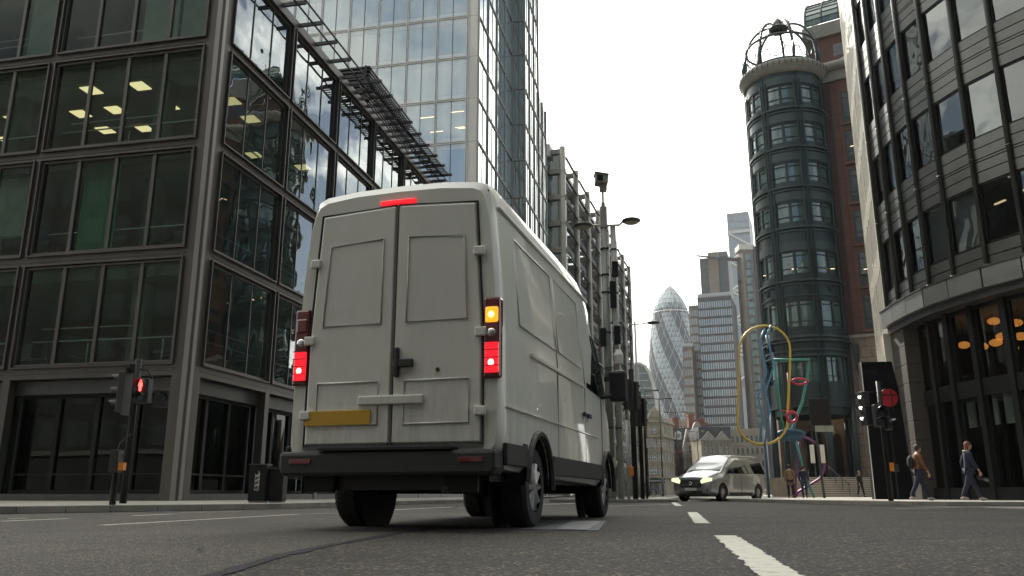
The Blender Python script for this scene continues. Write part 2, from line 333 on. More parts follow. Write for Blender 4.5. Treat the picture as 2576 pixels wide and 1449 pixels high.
def place(o, loc, rz=0, label=None):
    o.location = loc; o.rotation_euler = (0, 0, rz)
    if label: o['label'] = label
    return o
DB = (.2086, .978)
# ------------------------------------------------------------ ground, road, pavements
b = MB().face([(-600, -300, 0), (600, -300, 0), (600, 1200, 0), (-600, 1200, 0)]); struct(b.build('road', 'asphalt'))
def pavement(poly, name='pavement', z=.12):
    top = MB().face([(x, y, z) for x, y in poly]); n = len(poly)
    o = top.build(name, 'paving'); struct(o)
    # granite kerb: inner ring
    area = sum(poly[i][0]*poly[(i+1) % n][1]-poly[(i+1) % n][0]*poly[i][1] for i in range(n))/2
    k = MB(); sg = 1 if area > 0 else -1
    for i in range(n):
        a = Vector(poly[i]); c = Vector(poly[(i+1) % n]); d = c-a; ln = d.length
        if ln > 60: 
            continue
        d.normalize(); nn = Vector((d.y, -d.x))*sg; m = max(1, round(ln/1.0))
        for j in range(m):
            p = a+d*(ln*j/m+.004); q = a+d*(ln*(j+1)/m-.004); i_ = .0
            k.prism([tuple(p-nn*.15), tuple(q-nn*.15), tuple(q+nn*.02), tuple(p+nn*.02)][::sg], 0, z+.006)
    struct(k.build('kerb', 'concrete', bevel=.012)); return o
pavement([(-70, 7.5), (-16, 11.6), (-8.3, 14.2), (-7.4, 15.6), (-6.2, 16.9), (-5.1, 18.6), (-3.9, 24.3), (-2.2, 31), (-.6, 38), (6.3, 100), (20, 160), (60, 290), (-60, 290), (-70, 60)])
pavement([(1.5, 33.6), (6.25, 33.4), (6.6, 33.8), (8.0, 43), (14.5, 70), (13.7, 70.2), (6.6, 46), (1.6, 34.4)])
pavement([(9.6, 46), (9.9, 34), (10.2, 26.4), (10.7, 24.6), (12, 23.3), (14.5, 22.3), (20, 20.6), (60, 12), (80, 60), (70, 200), (45, 200), (24, 95), (14, 60)])
# road markings
rp = random.Random(3)
def stripe(pts, w_, name='road_marking', mt='road_paint', z=.004, wob=.012):
    mb = MB(); P = []
    for (x0, y0), (x1, y1) in zip(pts[:-1], pts[1:]):
        m = max(2, int(math.hypot(x1-x0, y1-y0)/.06)); m = min(m, 160)
        P += [(x0+(x1-x0)*i/m, y0+(y1-y0)*i/m) for i in range(m)]
    P.append(pts[-1]); Lf, Rt = [], []
    for i, p in enumerate(P):
        q = P[min(i+1, len(P)-1)]; r_ = P[max(i-1, 0)]; d = Vector((q[0]-r_[0], q[1]-r_[1])).normalized(); nn = (d.y, -d.x)
        a = w_/2+rp.uniform(-wob, wob); c = w_/2+rp.uniform(-wob, wob)
        Lf.append((p[0]-nn[0]*a, p[1]-nn[1]*a, z)); Rt.append((p[0]+nn[0]*c, p[1]+nn[1]*c, z))
    for i in range(len(P)-1): mb.face([Lf[i], Rt[i], Rt[i+1], Lf[i+1]])
    o = mb.build(name, mt); struct(o); return o
def g(x, y):
    v = y-724.5; c, s_ = math.cos(R(14.13)), math.sin(R(14.13)); h = 2060*c+v*s_; k = -(.32)/((2060*s_-v*c)/h); return ((x-1288)/h*k, k)
for a, b_ in (((1824, 1348), (1990, 1470)), ((1741, 1289), (1767, 1317)), ((1694, 1264), (1708, 1273)), ((1672, 1254.5), (1676, 1257.5))):
    stripe([g(*a), g(*b_)], .17 if b_[1] > 1300 else .2)
for a, b_, ww in (((0, 1312), (175, 1305), .12), ((255, 1322), (752, 1294), .10), ((752, 1294), (860, 1291), .08), ((335, 1298), (440, 1293), .12), ((20, 1305), (70, 1304), .12), ((450, 1290), (610, 1287), .09),
                  ((958, 1284), (1140, 1276), .16), ((1150, 1279), (1340, 1272), .12), ((1365, 1269), (1500, 1265), .25), ((1520, 1274), (1690, 1269), .12), ((2250, 1280), (2420, 1277), .12), ((1730, 1259), (1800, 1262), .15)):
    stripe([g(*a), g(*b_)], ww, wob=.008)
def quad(pts, name, m, z=.004):
    o = MB().face([(x, y, z) for x, y in pts]).build(name, m); return struct(o)
M['asphalt_fine'] = M['asphalt'].copy()
for n_ in M['asphalt_fine'].node_tree.nodes:
    if n_.type == 'TEX_VORONOI' and n_.inputs['Scale'].default_value > 5: n_.inputs['Scale'].default_value = 120
    if n_.type == 'BUMP': n_.inputs['Strength'].default_value = .5
    if n_.type == 'VALTORGB':
        for e_ in n_.color_ramp.elements: e_.color = tuple(min(.3, c_*1.25+.008) for c_ in e_.color[:3])+(1,)
struct(MB().face([(x, y, .002) for x, y in [g(430, 1470), g(540, 1449), g(700, 1400), g(830, 1372), g(940, 1352), g(1040, 1334), g(1120, 1326), g(1250, 1300), g(1300, 1285), (-4.0, 20), (-7, 15), (-9, 13), (-30, 6), (-30, .4)]]).build('road_resurfacing', 'asphalt_fine'))
stripe([g(430, 1470), g(540, 1449), g(700, 1400), g(830, 1372), g(940, 1352), g(1040, 1334), g(1120, 1326)], .085, 'road_patch_seam', 'tar', wob=.018)
mat('iron_cover', (.11,.115,.12), .6, .3, .5, 18, .8, 30)
mat('iron_cover_pale', (.20,.205,.21), .55, .2, .45, 14, .8, 30)
mc = thing('manhole_cover', 'rectangular grey iron access cover set in the road beside the van', 'manhole cover', (.6, 8.6, 0))
P4 = [g(1505, 1336), g(1240, 1331), g(1330, 1310), g(1525, 1311)]
MB().prism(P4, .0, .006).build('frame', 'iron_cover', mc)
Q4 = [g(1478, 1335), g(1398, 1334), g(1438, 1312), g(1514, 1312.5)]
MB().prism(Q4, .006, .010).build('plate', 'iron_cover_pale', mc)
# ------------------------------------------------------------ generic facade pieces
def window(root, fr, s0, s1, z0, z1, lites, fm, gm, depth=.12, fw=.07, mw=.05, name='window', inset=-.05, transom=None, glassd=None):
    """window part (frame) with its panes as sub-part; frame stands from inset outward by depth"""
    b = MB(); d0, d1 = inset, inset+depth
    b.box(s0, s1, d0, d1, z0, z0+fw, fr).box(s0, s1, d0, d1, z1-fw, z1, fr).box(s0, s0+fw, d0, d1, z0+fw, z1-fw, fr).box(s1-fw, s1, d0, d1, z0+fw, z1-fw, fr)
    for i in range(1, lites):
        c = s0+(s1-s0)*i/lites; b.box(c-mw/2, c+mw/2, d0+.01, d1-.02, z0+fw, z1-fw, fr)
    for tz in (transom or ()): b.box(s0+fw, s1-fw, d0+.012, d1-.025, tz-.03, tz+.03, fr)
    f = b.build(name, fm, root); gd = (d0+d1)/2 if glassd is None else glassd
    p = MB()
    for i in range(lites):
        a = s0+(s1-s0)*i/lites+.02; c = s0+(s1-s0)*(i+1)/lites-.02
        p.face([fr.p(a, gd, z0+.02), fr.p(c, gd, z0+.02), fr.p(c, gd+rnd.uniform(-.004, .004), z1-.02), fr.p(a, gd, z1-.02)])
    p.build('pane', gm, f); return f

# ------------------------------------------------------------ left corner office
def corner_office():
    C = (-10.3, 26); B = frame(C, DB); A = frame(C, (-.978, .2086), False)
    rt = thing('office_building', 'dark bronze corner office block with large square windows behind the left traffic light', 'office building', (C[0], C[1], .12))
    J = [.12, 4.21, 8.12, 12.05, 15.95, 19.75]
    pa, pb, nA, nB = 6.35, 4.63, 7, 8
    LA, LB = .62+pa*nA, .62+pb*nB
    # frame: columns and beams, set as a wall lattice
    wl = MB()
    for fr, pitch, n, L_ in ((A, pa, nA, LA), (B, pb, nB, LB)):
        for k in range(n):
            a = .62+k*pitch; e = a+pitch-.30
            for j in range(1, 5):
                z0 = J[j]+.22; z1 = J[j+1]-.18
                if j == 4: z1 = 19.45
                # recess reveals around each window
                wl.box(a-.04, a, -.25, .0, z0, z1, fr).box(e, e+.04, -.25, .0, z0, z1, fr)
        for j in range(1, 6):
            lo = J[j]-(.18 if j < 5 else .30); hi = J[j]+(.22 if j < 5 else .25)
            wl.box(.62, L_, -.3, 0, lo, hi, fr)
            wl.box(.62, L_, .003, .02, J[j]-.02, J[j]-.005, fr)
        for k in range(1, n+1):
            a = .62+k*pitch-.30; wl.box(a, a+.30, -.3, .004, .12 if fr is A or k % 1 == 0 else 4, J[5], fr)
    wl.build('wall_frame', 'bronze', rt)
    cp = MB(); cp.box(-.02, .62, -.5, .012, .12, 19.9, A).box(-.02, .62, -.5, .012, .12, 19.9, B)
    cp.build('corner_pier', 'bronze', rt)
    q = MB()
    for z in J[1:5]:
        q.box(-.03, .62, .012, .016, z-.012, z+.006, A).box(-.03, .62, .012, .016, z-.012, z+.006, B)
    for fr in (A, B):
        q.box(.30, .32, .012, .017, .12, 19.9, fr)
    q.build('pier_joint', 'black_metal', rt)
    q = MB()
    q.box(.0, .17, .013, .05, .12, 19.9, B); q.box(.05, .24, .013, .04, .12, 19.9, A); q.build('corner_trim', 'bronze_light', rt)
    # windows of the upper floors
    for fr, pitch, n, lit, gm in ((A, pa, 4, 4, 'office_glass'), (B, pb, nB, 3, 'office_glass_wavy')):
        for j in range(1, 5):
            for k in range(n):
                a = .62+k*pitch+.03; e = a+pitch-.36; z0 = J[j]+.25; z1 = (J[j+1]-.21) if j < 4 else 19.43
                window(rt, fr, a, e, z0, z1, lit, 'bronze', gm, depth=.12 if fr is A else .075, fw=.07, mw=.13 if fr is A else .045, inset=-.1, glassd=-.075)
    # outer raised trims around each window (picture frames)
    t = MB()
    for fr, pitch, n in ((A, pa, 4), (B, pb, nB)):
        for j in range(1, 5):
            for k in range(n):
                a = .62+k*pitch; e = a+pitch-.30; z0 = J[j]+.22; z1 = (J[j+1]-.18) if j < 4 else 19.46
                for (x0, x1, y0, y1) in ((a-.05, e+.05, z0-.05, z0+.0), (a-.05, e+.05, z1, z1+.05), (a-.05, a, z0, z1), (e, e+.05, z0, z1)): t.box(x0, x1, .006, .11, y0, y1, fr)
    t.build('window_surround', 'bronze', rt)
    # ground floor glazing
    for fr, pitch, n, lit in ((A, pa, 4, 4), (B, pb, nB, 3)):
        for k in range(n):
            a = .62+k*pitch+.03; e = a+pitch-.36
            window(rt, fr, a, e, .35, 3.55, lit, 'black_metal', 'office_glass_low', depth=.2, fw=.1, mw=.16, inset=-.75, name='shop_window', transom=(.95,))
    s = MB()
    for fr, L_ in ((A, LA), (B, LB)): s.box(.5, L_, -.85, -.02, .12, .33, fr).box(.5, L_, -.85, -.32, 3.55, 4.0, fr)
    s.build('plinth', 'dark_steel', rt)
    # floors, ceilings, core
    def area(inset): 
        return [A.p(LA, -inset, 0)[:2], A.p(inset*1.2, -inset, 0)[:2], B.p(LB, -inset, 0)[:2], tuple(Vector(B.p(LB, -13, 0)[:2])), tuple(Vector(A.p(LA, -16, 0)[:2]))]
    f = MB()
    for j in range(1, 6): f.prism(area(.32), J[j]-.12, J[j]+.17)
    f.prism(area(.9), .02, .2)
    f.build('floor_slab', 'floor_slab', rt)
    c = MB()
    for j in range(1, 6): c.face([(x, y, J[j]-.5) for x, y in area(.95)])
    for j in range(1, 6):
        for fr, L_ in ((A, LA), (B, LB)): c.box(.9, L_, -.96, -.94, J[j]-.5, J[j]-.12, fr)
    c.build('ceiling', 'ceiling', rt)
    c = MB(); 
    for j in range(1, 5):
        for k in range(5): c.box(3.2+k*6.35-.28, 3.2+k*6.35+.28, -1.9, -1.4, J[j]+.17, J[j+1]-.5, A)
        for k in range(8): c.box(2.0+k*4.63-.12+ .0, 2.0+k*4.63+.2, -1.7, -1.3, J[j]+.17, J[j+1]-.5, B)
    c.build('inner_column', 'core_wall', rt)
    c = MB().box(1, LA, -16, -15.7, .2, 19.4, A).box(8, LB, -12.9, -12.6, .2, 19.4, B).box(LA-.3, LA, -16, -.4, .2, 19.4, A).box(LB-.3, LB, -13, -.4, .2, 19.4, B)
    for k in (2, 4): c.box(.62+k*pa-.1, .62+k*pa+.1, -15, -5, .2, 19.4, A)
    c.build('core_wall', 'core_wall', rt)
    bl = MB(); bl.box(3.75, 5.2, -.45, -.42, 8.4, 11.8, A); bl.build('roller_blind', 'green_blind', rt)
    bl = MB()
    for (a, e, j) in ((2.15, 3.6, 4), (6.9+.3, 8.6, 4), (.75, 2.0, 4), (13.7, 16.6, 2), (7.1, 9, 2)): bl.box(a, e, -.5, -.47, J[j]+.3+.9*(j == 2), J[j+1]-.5, A)
    bl.build('roller_shade', 'pale_blind', rt)
    r_ = MB()
    for j in range(1, 5):
        for fr, pitch, n in ((A, pa, 5), (B, pb, nB)):
            for k in range(n):
                a = .8+k*pitch; e = a+pitch-.6; r_.box(a, e, -.62, -.58, J[j]+1.18, J[j]+1.22, fr)
                if (k+j) % 2: r_.box(a+pitch*.3, e, -.95, -.91, J[j]+1.7, J[j]+1.74, fr)
    for (a, j) in ((1.2, 4), (2.6, 4), (3.0, 4), (8.2, 4), (4.0, 3), (1.7, 1), (4.6, 1), (8.9, 2)): r_.box(a, a+.04, -.95, -.91, J[j]+.2, J[j]+1.2, A)
    r_.build('guard_rail', 'rail_white', rt)
    # square lit panels in the ceilings
    for (a, d, j) in ((6.39, -1.5, 3), (4.34, -1.58, 3), (8.22, -3.17, 3), (6.6, -3.15, 3), (4.28, -3.32, 3), (6.55, -4.91, 3), (8.29, -4.74, 3), (11.23, -3.02, 3), (13.2, -4.7, 3)):
        MB().box(a-.3, a+.3, d-.3, d+.3, J[j+1]-.53, J[j+1]-.505, A).build('ceiling_light', 'panel_light', rt)
    for (a, d, j) in ((3.44, -1.6, 3), (5.06, -1.66, 3), (10.3, -1.86, 3), (8.5, -3.4, 3), (13.5, -2.0, 2)):
        MB().box(a-.3, a+.3, d-.3, d+.3, J[j+1]-.53, J[j+1]-.505, B).build('ceiling_light', 'panel_light', rt)
    # desks, shelves and plants dimly behind the glass
    d = MB()
    for j in (1, 2):
        for k in range(7):
            a = 1.2+k*2.9+rnd.uniform(-.4, .4); d.box(a, a+1.5, -2.1, -1.4, J[j]+.85, J[j]+.9, A).box(a+.3, a+.9, -1.8, -1.75, J[j]+1.0, J[j]+1.4, A)
    d.build('desk', 'dark_steel', rt)
    # parapet, roof walkway and sun grilles
    k = MB().box(0, LA, -.4, .02, 19.45, 19.95, A).box(0, LB, -.4, .02, 19.45, 19.95, B)
    k.build('parapet', 'bronze', rt)
    wk = MB()
    for off in (.55, 1.0): wk.tube([B.p(1, off, 20.0), B.p(LB-1, off, 20.0)], .045, 6)
    n = 0
    s_ = 1.0
    while s_ < LB-1: wk.box(s_-.05, s_+.05, -.1, 1.0, 19.86, 20.02, B); s_ += 1.55
    wk.build('roof_walkway', 'dark_steel', rt)
    gr = MB(); s_ = 11.0
    while s_ < 23.5:
        gr.box(s_, s_+.05, .35, 1.45, 20.03, 20.08, B); s_ += .24
    for s2 in (11, 12.55, 14.1, 15.65, 17.2, 18.75, 20.3, 21.85, 23.4): gr.box(s2, s2+.12, .0, 1.65, 19.9, 20.03, B)
    for d_ in (.35, .9, 1.4): gr.box(11, 23.5, d_, d_+.06, 19.93, 20.02, B)
    gr.build('sun_grille', 'dark_steel', rt)
    # louvred plant screen on the roof
    X = frame((-8.45, 44), DB); Y = frame((-8.45, 44), (-.978, .2086), False); lv = MB()
    z = 20.0
    while z < 25: lv.box(0, 7.4, -.25, .0, z, z+.10, X).box(0, 3.4, -.25, .0, z, z+.10, Y); z += .235
    for a in (0, 1.85, 3.7, 5.5, 7.3): lv.box(a, a+.08, -.3, -.22, 19.8, 25.1, X)
    for a in (1.1, 2.2, 3.3): lv.box(a, a+.08, -.3, -.22, 19.8, 25.1, Y)
    lv.box(.4, 7.2, -3.2, -.35, 19.9, 24.9, X)
    lv.build('plant_screen', 'dark_steel', rt)
    MB().prism(area(.3), 19.6, 19.7).build('roof', 'dark_steel', rt)
corner_office()

# ------------------------------------------------------------ glass tower
def glass_tower():
    C = (-2.78, 61.0); B = frame(C, DB); A = frame(C, (-.978, .2086), False)
    rt = thing('glass_tower', 'tall pale blue glass tower with thin white frames behind the corner office', 'tower', (C[0], C[1], 0))
    H = 104; ST = 3.8; z0 = 27.9-ST*7; FL = [z0+ST*i for i in range(0, 27)]
    core = MB().box(.05, 24, -24, -.1, 0, H, A); core.build('core', 'dark_steel', rt)
    # front face
    cp = MB().box(0, .84, -.1, .02, 0, H, A).box(0, .28, -.1, .02, 0, H, B); cp.build('corner_pier', 'stone_pale', rt)
    j = MB()
    for z in FL: j.box(-.0, .84, .02, .024, z-.02, z+.01, A).box(0, .28, .02, .024, z-.02, z+.01, B)
    j.build('pier_joint', 'clad', rt)
    fm = MB(); p = 2.66
    for k in range(9):
        a = .84+k*p; fm.box(a-.0, a+.06, -.05, .10, 0, H, A).box(a+.11, a+.16, -.05, .10, 0, H, A)
    for z in FL: fm.box(.84, .84+p*8, -.05, .08, z-.10, z-.03, A).box(.84, .84+p*8, -.05, .08, z+.03, z+.09, A)
    fm.build('mullion_grid', 'white_frame', rt)
    sl = MB(); bd = MB()
    for k in range(8):
        a = .84+k*p+.16; e = a+p-.16; m_ = (a+e)/2
        sl.box(m_-.015, m_+.015, -.02, .02, 15, 58, A)
    sl.build('glazing_bar', 'dark_steel', rt)
    i0 = 3
    for k in range(8):
        for i in range(i0, 15 if k < 7 else 10):
            a = .84+k*p+.16; e = a+p-.16; z = FL[i]
            b = MB().face([A.p(a, -.03, z+.09), A.p(e, -.03, z+.09), A.p(e, -.03+rnd.uniform(-.01, .01), z+ST-.10), A.p(a, -.03, z+ST-.10)])
            o = b.build('window', 'tower_glass', rt)
            MB().face([A.p(a, -.024, z+ST-.55), A.p(e, -.024, z+ST-.55), A.p(e, -.024, z+ST-.10), A.p(a, -.024, z+ST-.10)]).face([A.p(a, -.024, z+.09), A.p(e, -.024, z+.09), A.p(e, -.024, z+.42), A.p(a, -.024, z+.42)]).build('fritted_band', 'tower_glass_band', o)
    MB().box(.84, 24, -.09, -.05, 58, H, A).build('upper_glazing', 'tower_glass', rt)
    t = MB()
    for (a, e, z) in ((1.15, 2.3, 30.6), (3.7, 4.9, 30.35), (1.0, 1.65, 29.1), (2.9, 4.0, 29.0), (5.2, 6.2, 28.9), (1.1, 1.9, 29.2)): t.box(a, e, -.022, -.018, z, z+.05, A)
    t.build('lit_tube', 'tube_light', rt)
    # side face, three steps to the right
    X1 = 13.4; Cc = B.p(X1, 0, 0)[:2]; A2 = frame(Cc, (.978, -.2086))      # short return facing the camera
    A2 = Fr(Cc, (.978, -.2086), (-.2086, -.978))
    C3 = A2.p(1.28, 0, 0)[:2]; B3 = frame(C3, DB)
    C4 = B3.p(7.6, .03, 0)[:2]; B4 = frame(C4, DB)
    MB().box(.3, 7.6, -14, -.1, 0, H, B3).box(0, 4.6, -14, -.1, 0, 42.7, B4).build('rear_core', 'dark_steel', rt)
    def side(fr, L_, n, top, sub=2, gm='tower_side_glass'):
        g_ = MB(); pp = L_/n
        for k in range(n+1): g_.box(k*pp-.05, k*pp+.05, -.06, .09, 0, top, fr)
        for z in FL:
            if z < top: g_.box(0, L_, -.06, .07, z-.06, z+.06, fr)
        for k in range(n):
            for q in range(1, sub): g_.box(k*pp+pp*q/sub-.012, k*pp+pp*q/sub+.012, -.03, .015, 0, top, fr)
        g_.build('mullion_grid', 'clad', rt)
        for k in range(n):
            for i in range(3, 14):
                z = FL[i]
                if z+ST > top: continue
                o = MB().face([fr.p(k*pp+.05, -.03, z+.06), fr.p((k+1)*pp-.05, -.03+rnd.uniform(-.02, .02), z+.06), fr.p((k+1)*pp-.05, -.03, z+ST-.06), fr.p(k*pp+.05, -.03, z+ST-.06)]).build('window', gm, rt)
        MB().box(0, L_, -.09, -.05, 0, top, fr).build('spandrel', 'tower_side_glass', rt)
    side(B, 13.4, 4, H); side(A2, 1.28, 1, H, 2, 'tower_return_glass'); side(B3, 7.6, 3, H); side(B4, 4.6, 2, 42.7)
    MB().box(-.12, .12, -.1, .12, 0, H, A2).build('return_post', 'clad', rt)
glass_tower()

# ------------------------------------------------------------ office with outer steel columns
def frame_office():
    P = [(7.18, 109), (9.9, 118), (12.6, 127.2), (15.2, 136.2), (17.9, 145.2), (20.4, 154.3), (23.0, 163.3), (25.5, 172.5)]
    d = Vector((18.32, 63.5)).normalized(); B = frame(P[0], (d.x, d.y)); A = Fr(P[0], (-d.y, d.x), (-d.x, -d.y)); pit = 9.44
    rt = thing('framed_office_block', 'long office block with round outer columns and brown sunshades, down the street', 'office building', (P[0][0], P[0][1], 0))
    H = 48.3; LV = [49-.2-3.9*i for i in range(1, 12)]
    MB().box(-1.5, 78, -16, -2.2, 0, H-1.2, B).build('core', 'glass_dark', rt)
    for i, z in enumerate(LV[:11]):
        MB().box(-1.4, 77.9, -2.1, -2.05, z-3.0, z-.5, B).build('window_band', 'exo_glass', rt)
        o = MB().box(-1.6, 78, -2.3, -1.9, z-.5, z+.45, B); o.build('spandrel', 'dark_steel', rt)
    e = MB()
    for i in range(4): 
        for z in LV: e.box(.6+i*1.5, .7+i*1.5, .0, .04, z-3.4, z-.5, A)
    for z in LV: e.box(-.5, 7, -.05, .08, z-.5, z+.35, A)
    e.build('end_frame', 'dark_steel', rt)
    MB().box(-.4, 8, -.3, -.05, 0, H-.5, A).build('end_glazing', 'green_glass', rt)
    for i in range(8):
        c = B.p(i*pit, 0, 0); k = MB().cyl(c, .42, 0, H+.3, 14)
        for z in LV: k.cyl(c, .445, z-.04, z+.04, 14)
        co = k.build('column', 'concrete_steel', rt, True)
        for z in LV[:8]+[H-.4]: MB().box(i*pit-.3, i*pit+.3, -2.0, -.2, z-.35, z+.35, B).build('bracket', 'concrete_steel', co)
    for z in LV+[H-.3]:
        s_ = MB()
        for i in range(7):
            a = i*pit+.9; e = a+pit-2.2
            # sloping sunshade blade
            s_.face([B.p(a, -.2, z+.1), B.p(e+.9, -.2, z+.1), B.p(e+.9, .55, z-.75), B.p(a, .55, z-.75)])
            s_.face([B.p(a, -.24, z+.04), B.p(e+.9, -.24, z+.04), B.p(e+.9, .51, z-.81), B.p(a, .51, z-.81)])
        s_.build('sunshade', 'brown_louvre', rt)
        q = MB()
        for i in range(7):
            a = i*pit+.5
            for dz in (-1.6, -2.0, -2.4, -2.8): q.box(a, a+pit-1, -1.0, -.94, z+dz, z+dz+.06, B)
            for dx in (7.5, 7.9, 8.3): q.box(a+dx, a+dx+.12, -1.9, -1.4, z-3.3, z-1.2, B)
        q.build('balcony_rail', 'pale_steel', rt)
    MB().box(-1, 78, -3, -1.6, H-1.2, H+.6, B).build('roof_edge', 'pale_steel', rt)
frame_office()
# ------------------------------------------------------------ pickle-shaped glass tower
def pickle_tower():
    Y = 760; c = at(1709, 1243, Y); cx = c.x
    rt = thing('curved_glass_tower', 'bullet shaped glass tower with dark diagonal spiral bands, far down the street', 'tower', (cx, Y, 0))
    px = [(719.5, 3), (724, 9), (732, 15), (742, 23), (757, 33), (771, 41), (794, 47.5), (822, 52), (862, 57.5), (902, 62), (945, 64), (1000, 61), (1050, 54), (1130, 48), (1246, 46)]
    pr = [(at(1709, y, Y).z, r/2124*Y) for y, r in px]; pr.sort()
    def rad(z):
        for (z0, r0), (z1, r1) in zip(pr[:-1], pr[1:]):
            if z0 <= z <= z1: return r0+(r1-r0)*(z-z0)/(z1-z0)
        return pr[-1][1] if z > pr[-1][0] else pr[0][1]
    zt = pr[-1][0]; NL = 40; NS = 36; zc = at(1709, 790, Y).z
    # storeys: each ring turned, triangular panes in clear and dark spirals
    cl, dk, tp, ln, rg, pl_ = MB(), MB(), MB(), MB(), MB(), MB()
    zs = [zt*(i/NL) for i in range(NL+1)]
    def P(i, k):
        q = 2*math.pi*(k+.5*(i % 2))/NS+.15; r = rad(zs[i]); return (cx+r*math.cos(q), Y+r*math.sin(q), zs[i])
    for i in range(NL):
        for k in range(NS):
            a, b, c_, d = P(i, k), P(i, k+1), P(i+1, k), P(i+1, k+1)
            if i % 2 == 0: t1, t2 = (a, b, c_), (b, d, c_)
            else: t1, t2 = (a, b, d), (a, d, c_)
            for n_, t in enumerate((t1, t2)):
                q = math.atan2(sum(p[1]-Y for p in t), sum(p[0]-cx for p in t))-.15; kc = q/(2*math.pi)*NS; ic = i+(1/3 if n_ == 0 else 2/3)
                m = (kc+.5*ic) % 6
                tgt = tp if zs[i] > zc+3 else (dk if m < 3.0 or zs[i] > zc-5 else (cl if n_ == 0 else pl_))
                tgt.face(t)
    cl.build('clear_glazing', 'gherkin_clear', rt); dk.build('spiral_band', 'gherkin_dark', rt); tp.build('dome_glazing', 'gherkin_clear', rt); pl_.build('pale_glazing', 'gherkin_pale', rt)
    for s_ in (1, -1):
        for k in range(0, NS, 2 if s_ > 0 else 2):
            pts = []
            for i in range(0, NL+1):
                q = 2*math.pi*(k+s_*.5*i)/NS+.15; r = rad(zs[i])+.15; pts.append((cx+r*math.cos(q), Y+r*math.sin(q), zs[i]))
            ln.tube(pts, .14, 4, cap=False)
    ln.build('diagrid', 'gherkin_line', rt)
    for i in range(1, NL):
        r = rad(zs[i])+.2; rg.tube([(cx+r*math.cos(2*math.pi*k/36), Y+r*math.sin(2*math.pi*k/36), zs[i]) for k in range(36)], .11, 4, closed=True)
    rg.build('floor_ring', 'grey_tower', rt)
    r = rad(zc)+1.6; MB().tube([(cx+r*math.cos(2*math.pi*k/40), Y+r*math.sin(2*math.pi*k/40), zc) for k in range(40)], .5, 5, closed=True).build('maintenance_rail', 'gherkin_line', rt)
pickle_tower()
def arch_building():
    Y = 420; rt = thing('arched_glass_building', 'rounded arch glass building just left of the bullet shaped tower', 'building', (at(1600, 1243, Y).x, Y, 0))
    xs = [1548, 1552, 1562, 1578, 1594, 1608, 1622, 1633, 1642, 1650, 1656]; ys = [1010, 975, 948, 928, 917, 914, 921, 938, 965, 1005, 1060]
    top = [at(x, y, Y) for x, y in zip(xs, ys)]; x0 = top[0].x; poly = [(p.x, p.z) for p in top]+[(top[-1].x+2, 0), (x0, 0)]
    MB().plate(poly, Y, Y+40).build('glazing', 'green_glass', rt)
    MB().tube([(p.x, Y-.5, p.z) for p in top], .9, 6).build('arch_rim', 'stone_pale', rt)
    s_ = MB(); b2 = MB(); r_ = random.Random(4)
    for i in range(4, 21):
        z = 66-i*3.6 if 0 else i*3.8-8
        xa = [p.x for p in top if p.z > z]
        if z > 2 and len(xa) > 1: s_.box(min(xa)+.6, max(xa)-.4, Y-.35, Y-.05, z, z+.5)
    for i in range(8):
        x = top[0].x+2+i*2.6; zz = [p.z for p in top if abs(p.x-x) < 5]
        if zz: s_.box(x, x+.3, Y-.3, Y-.05, 0, min(zz)-.8)
    s_.build('floor_band', 'pale_steel', rt)
arch_building()
# ------------------------------------------------------------ brown and grey tower group
def grid_block(name, label, px0, px1, ytop, Y, depth, bays, st, wallm, glm, wz=.62, wx=.62, skew=0, ytop2=None, zlow=0, side=None):
    a = at(px0, 1243, Y); c = at(px1, 1243, Y-.34*(px1-px0)/2124*Y); z1 = at(px0, ytop, Y).z; d = Vector((c.x-a.x, c.y-a.y)); L_ = d.length
    d.normalize(); fr = Fr((a.x, a.y), (d.x, d.y), (d.y, -d.x)); rt = thing(name, label, 'tower block' if 'tower' in name else 'building', (a.x, a.y, 0))
    body = MB().box(0, L_, -depth, 0, 0, z1, fr).build('wall', wallm, rt)
    n = int((z1-zlow-1)/st)
    for i in range(n):
        z = z1-1.2-st*(i+1); b = MB()
        for k in range(bays):
            s0 = L_*(k+(1-wx)/2)/bays; b.box(s0, s0+L_*wx/bays, -.02, .06, z+st*(1-wz)/2, z+st*(1+wz)/2, fr)
        b.build('window_band', glm, rt)
        if i % 1 == 0:
            MB().box(-.05, L_+.05, .0, .22, z-.14, z+.14, fr).build('floor_ledge', wallm, rt)
    b = MB()
    for k in range(bays+1): b.box(L_*k/bays-.14, L_*k/bays+.14, .0, .3, zlow, z1+.3, fr)
    b.build('fin', wallm, rt)
    return rt, fr, z1, L_
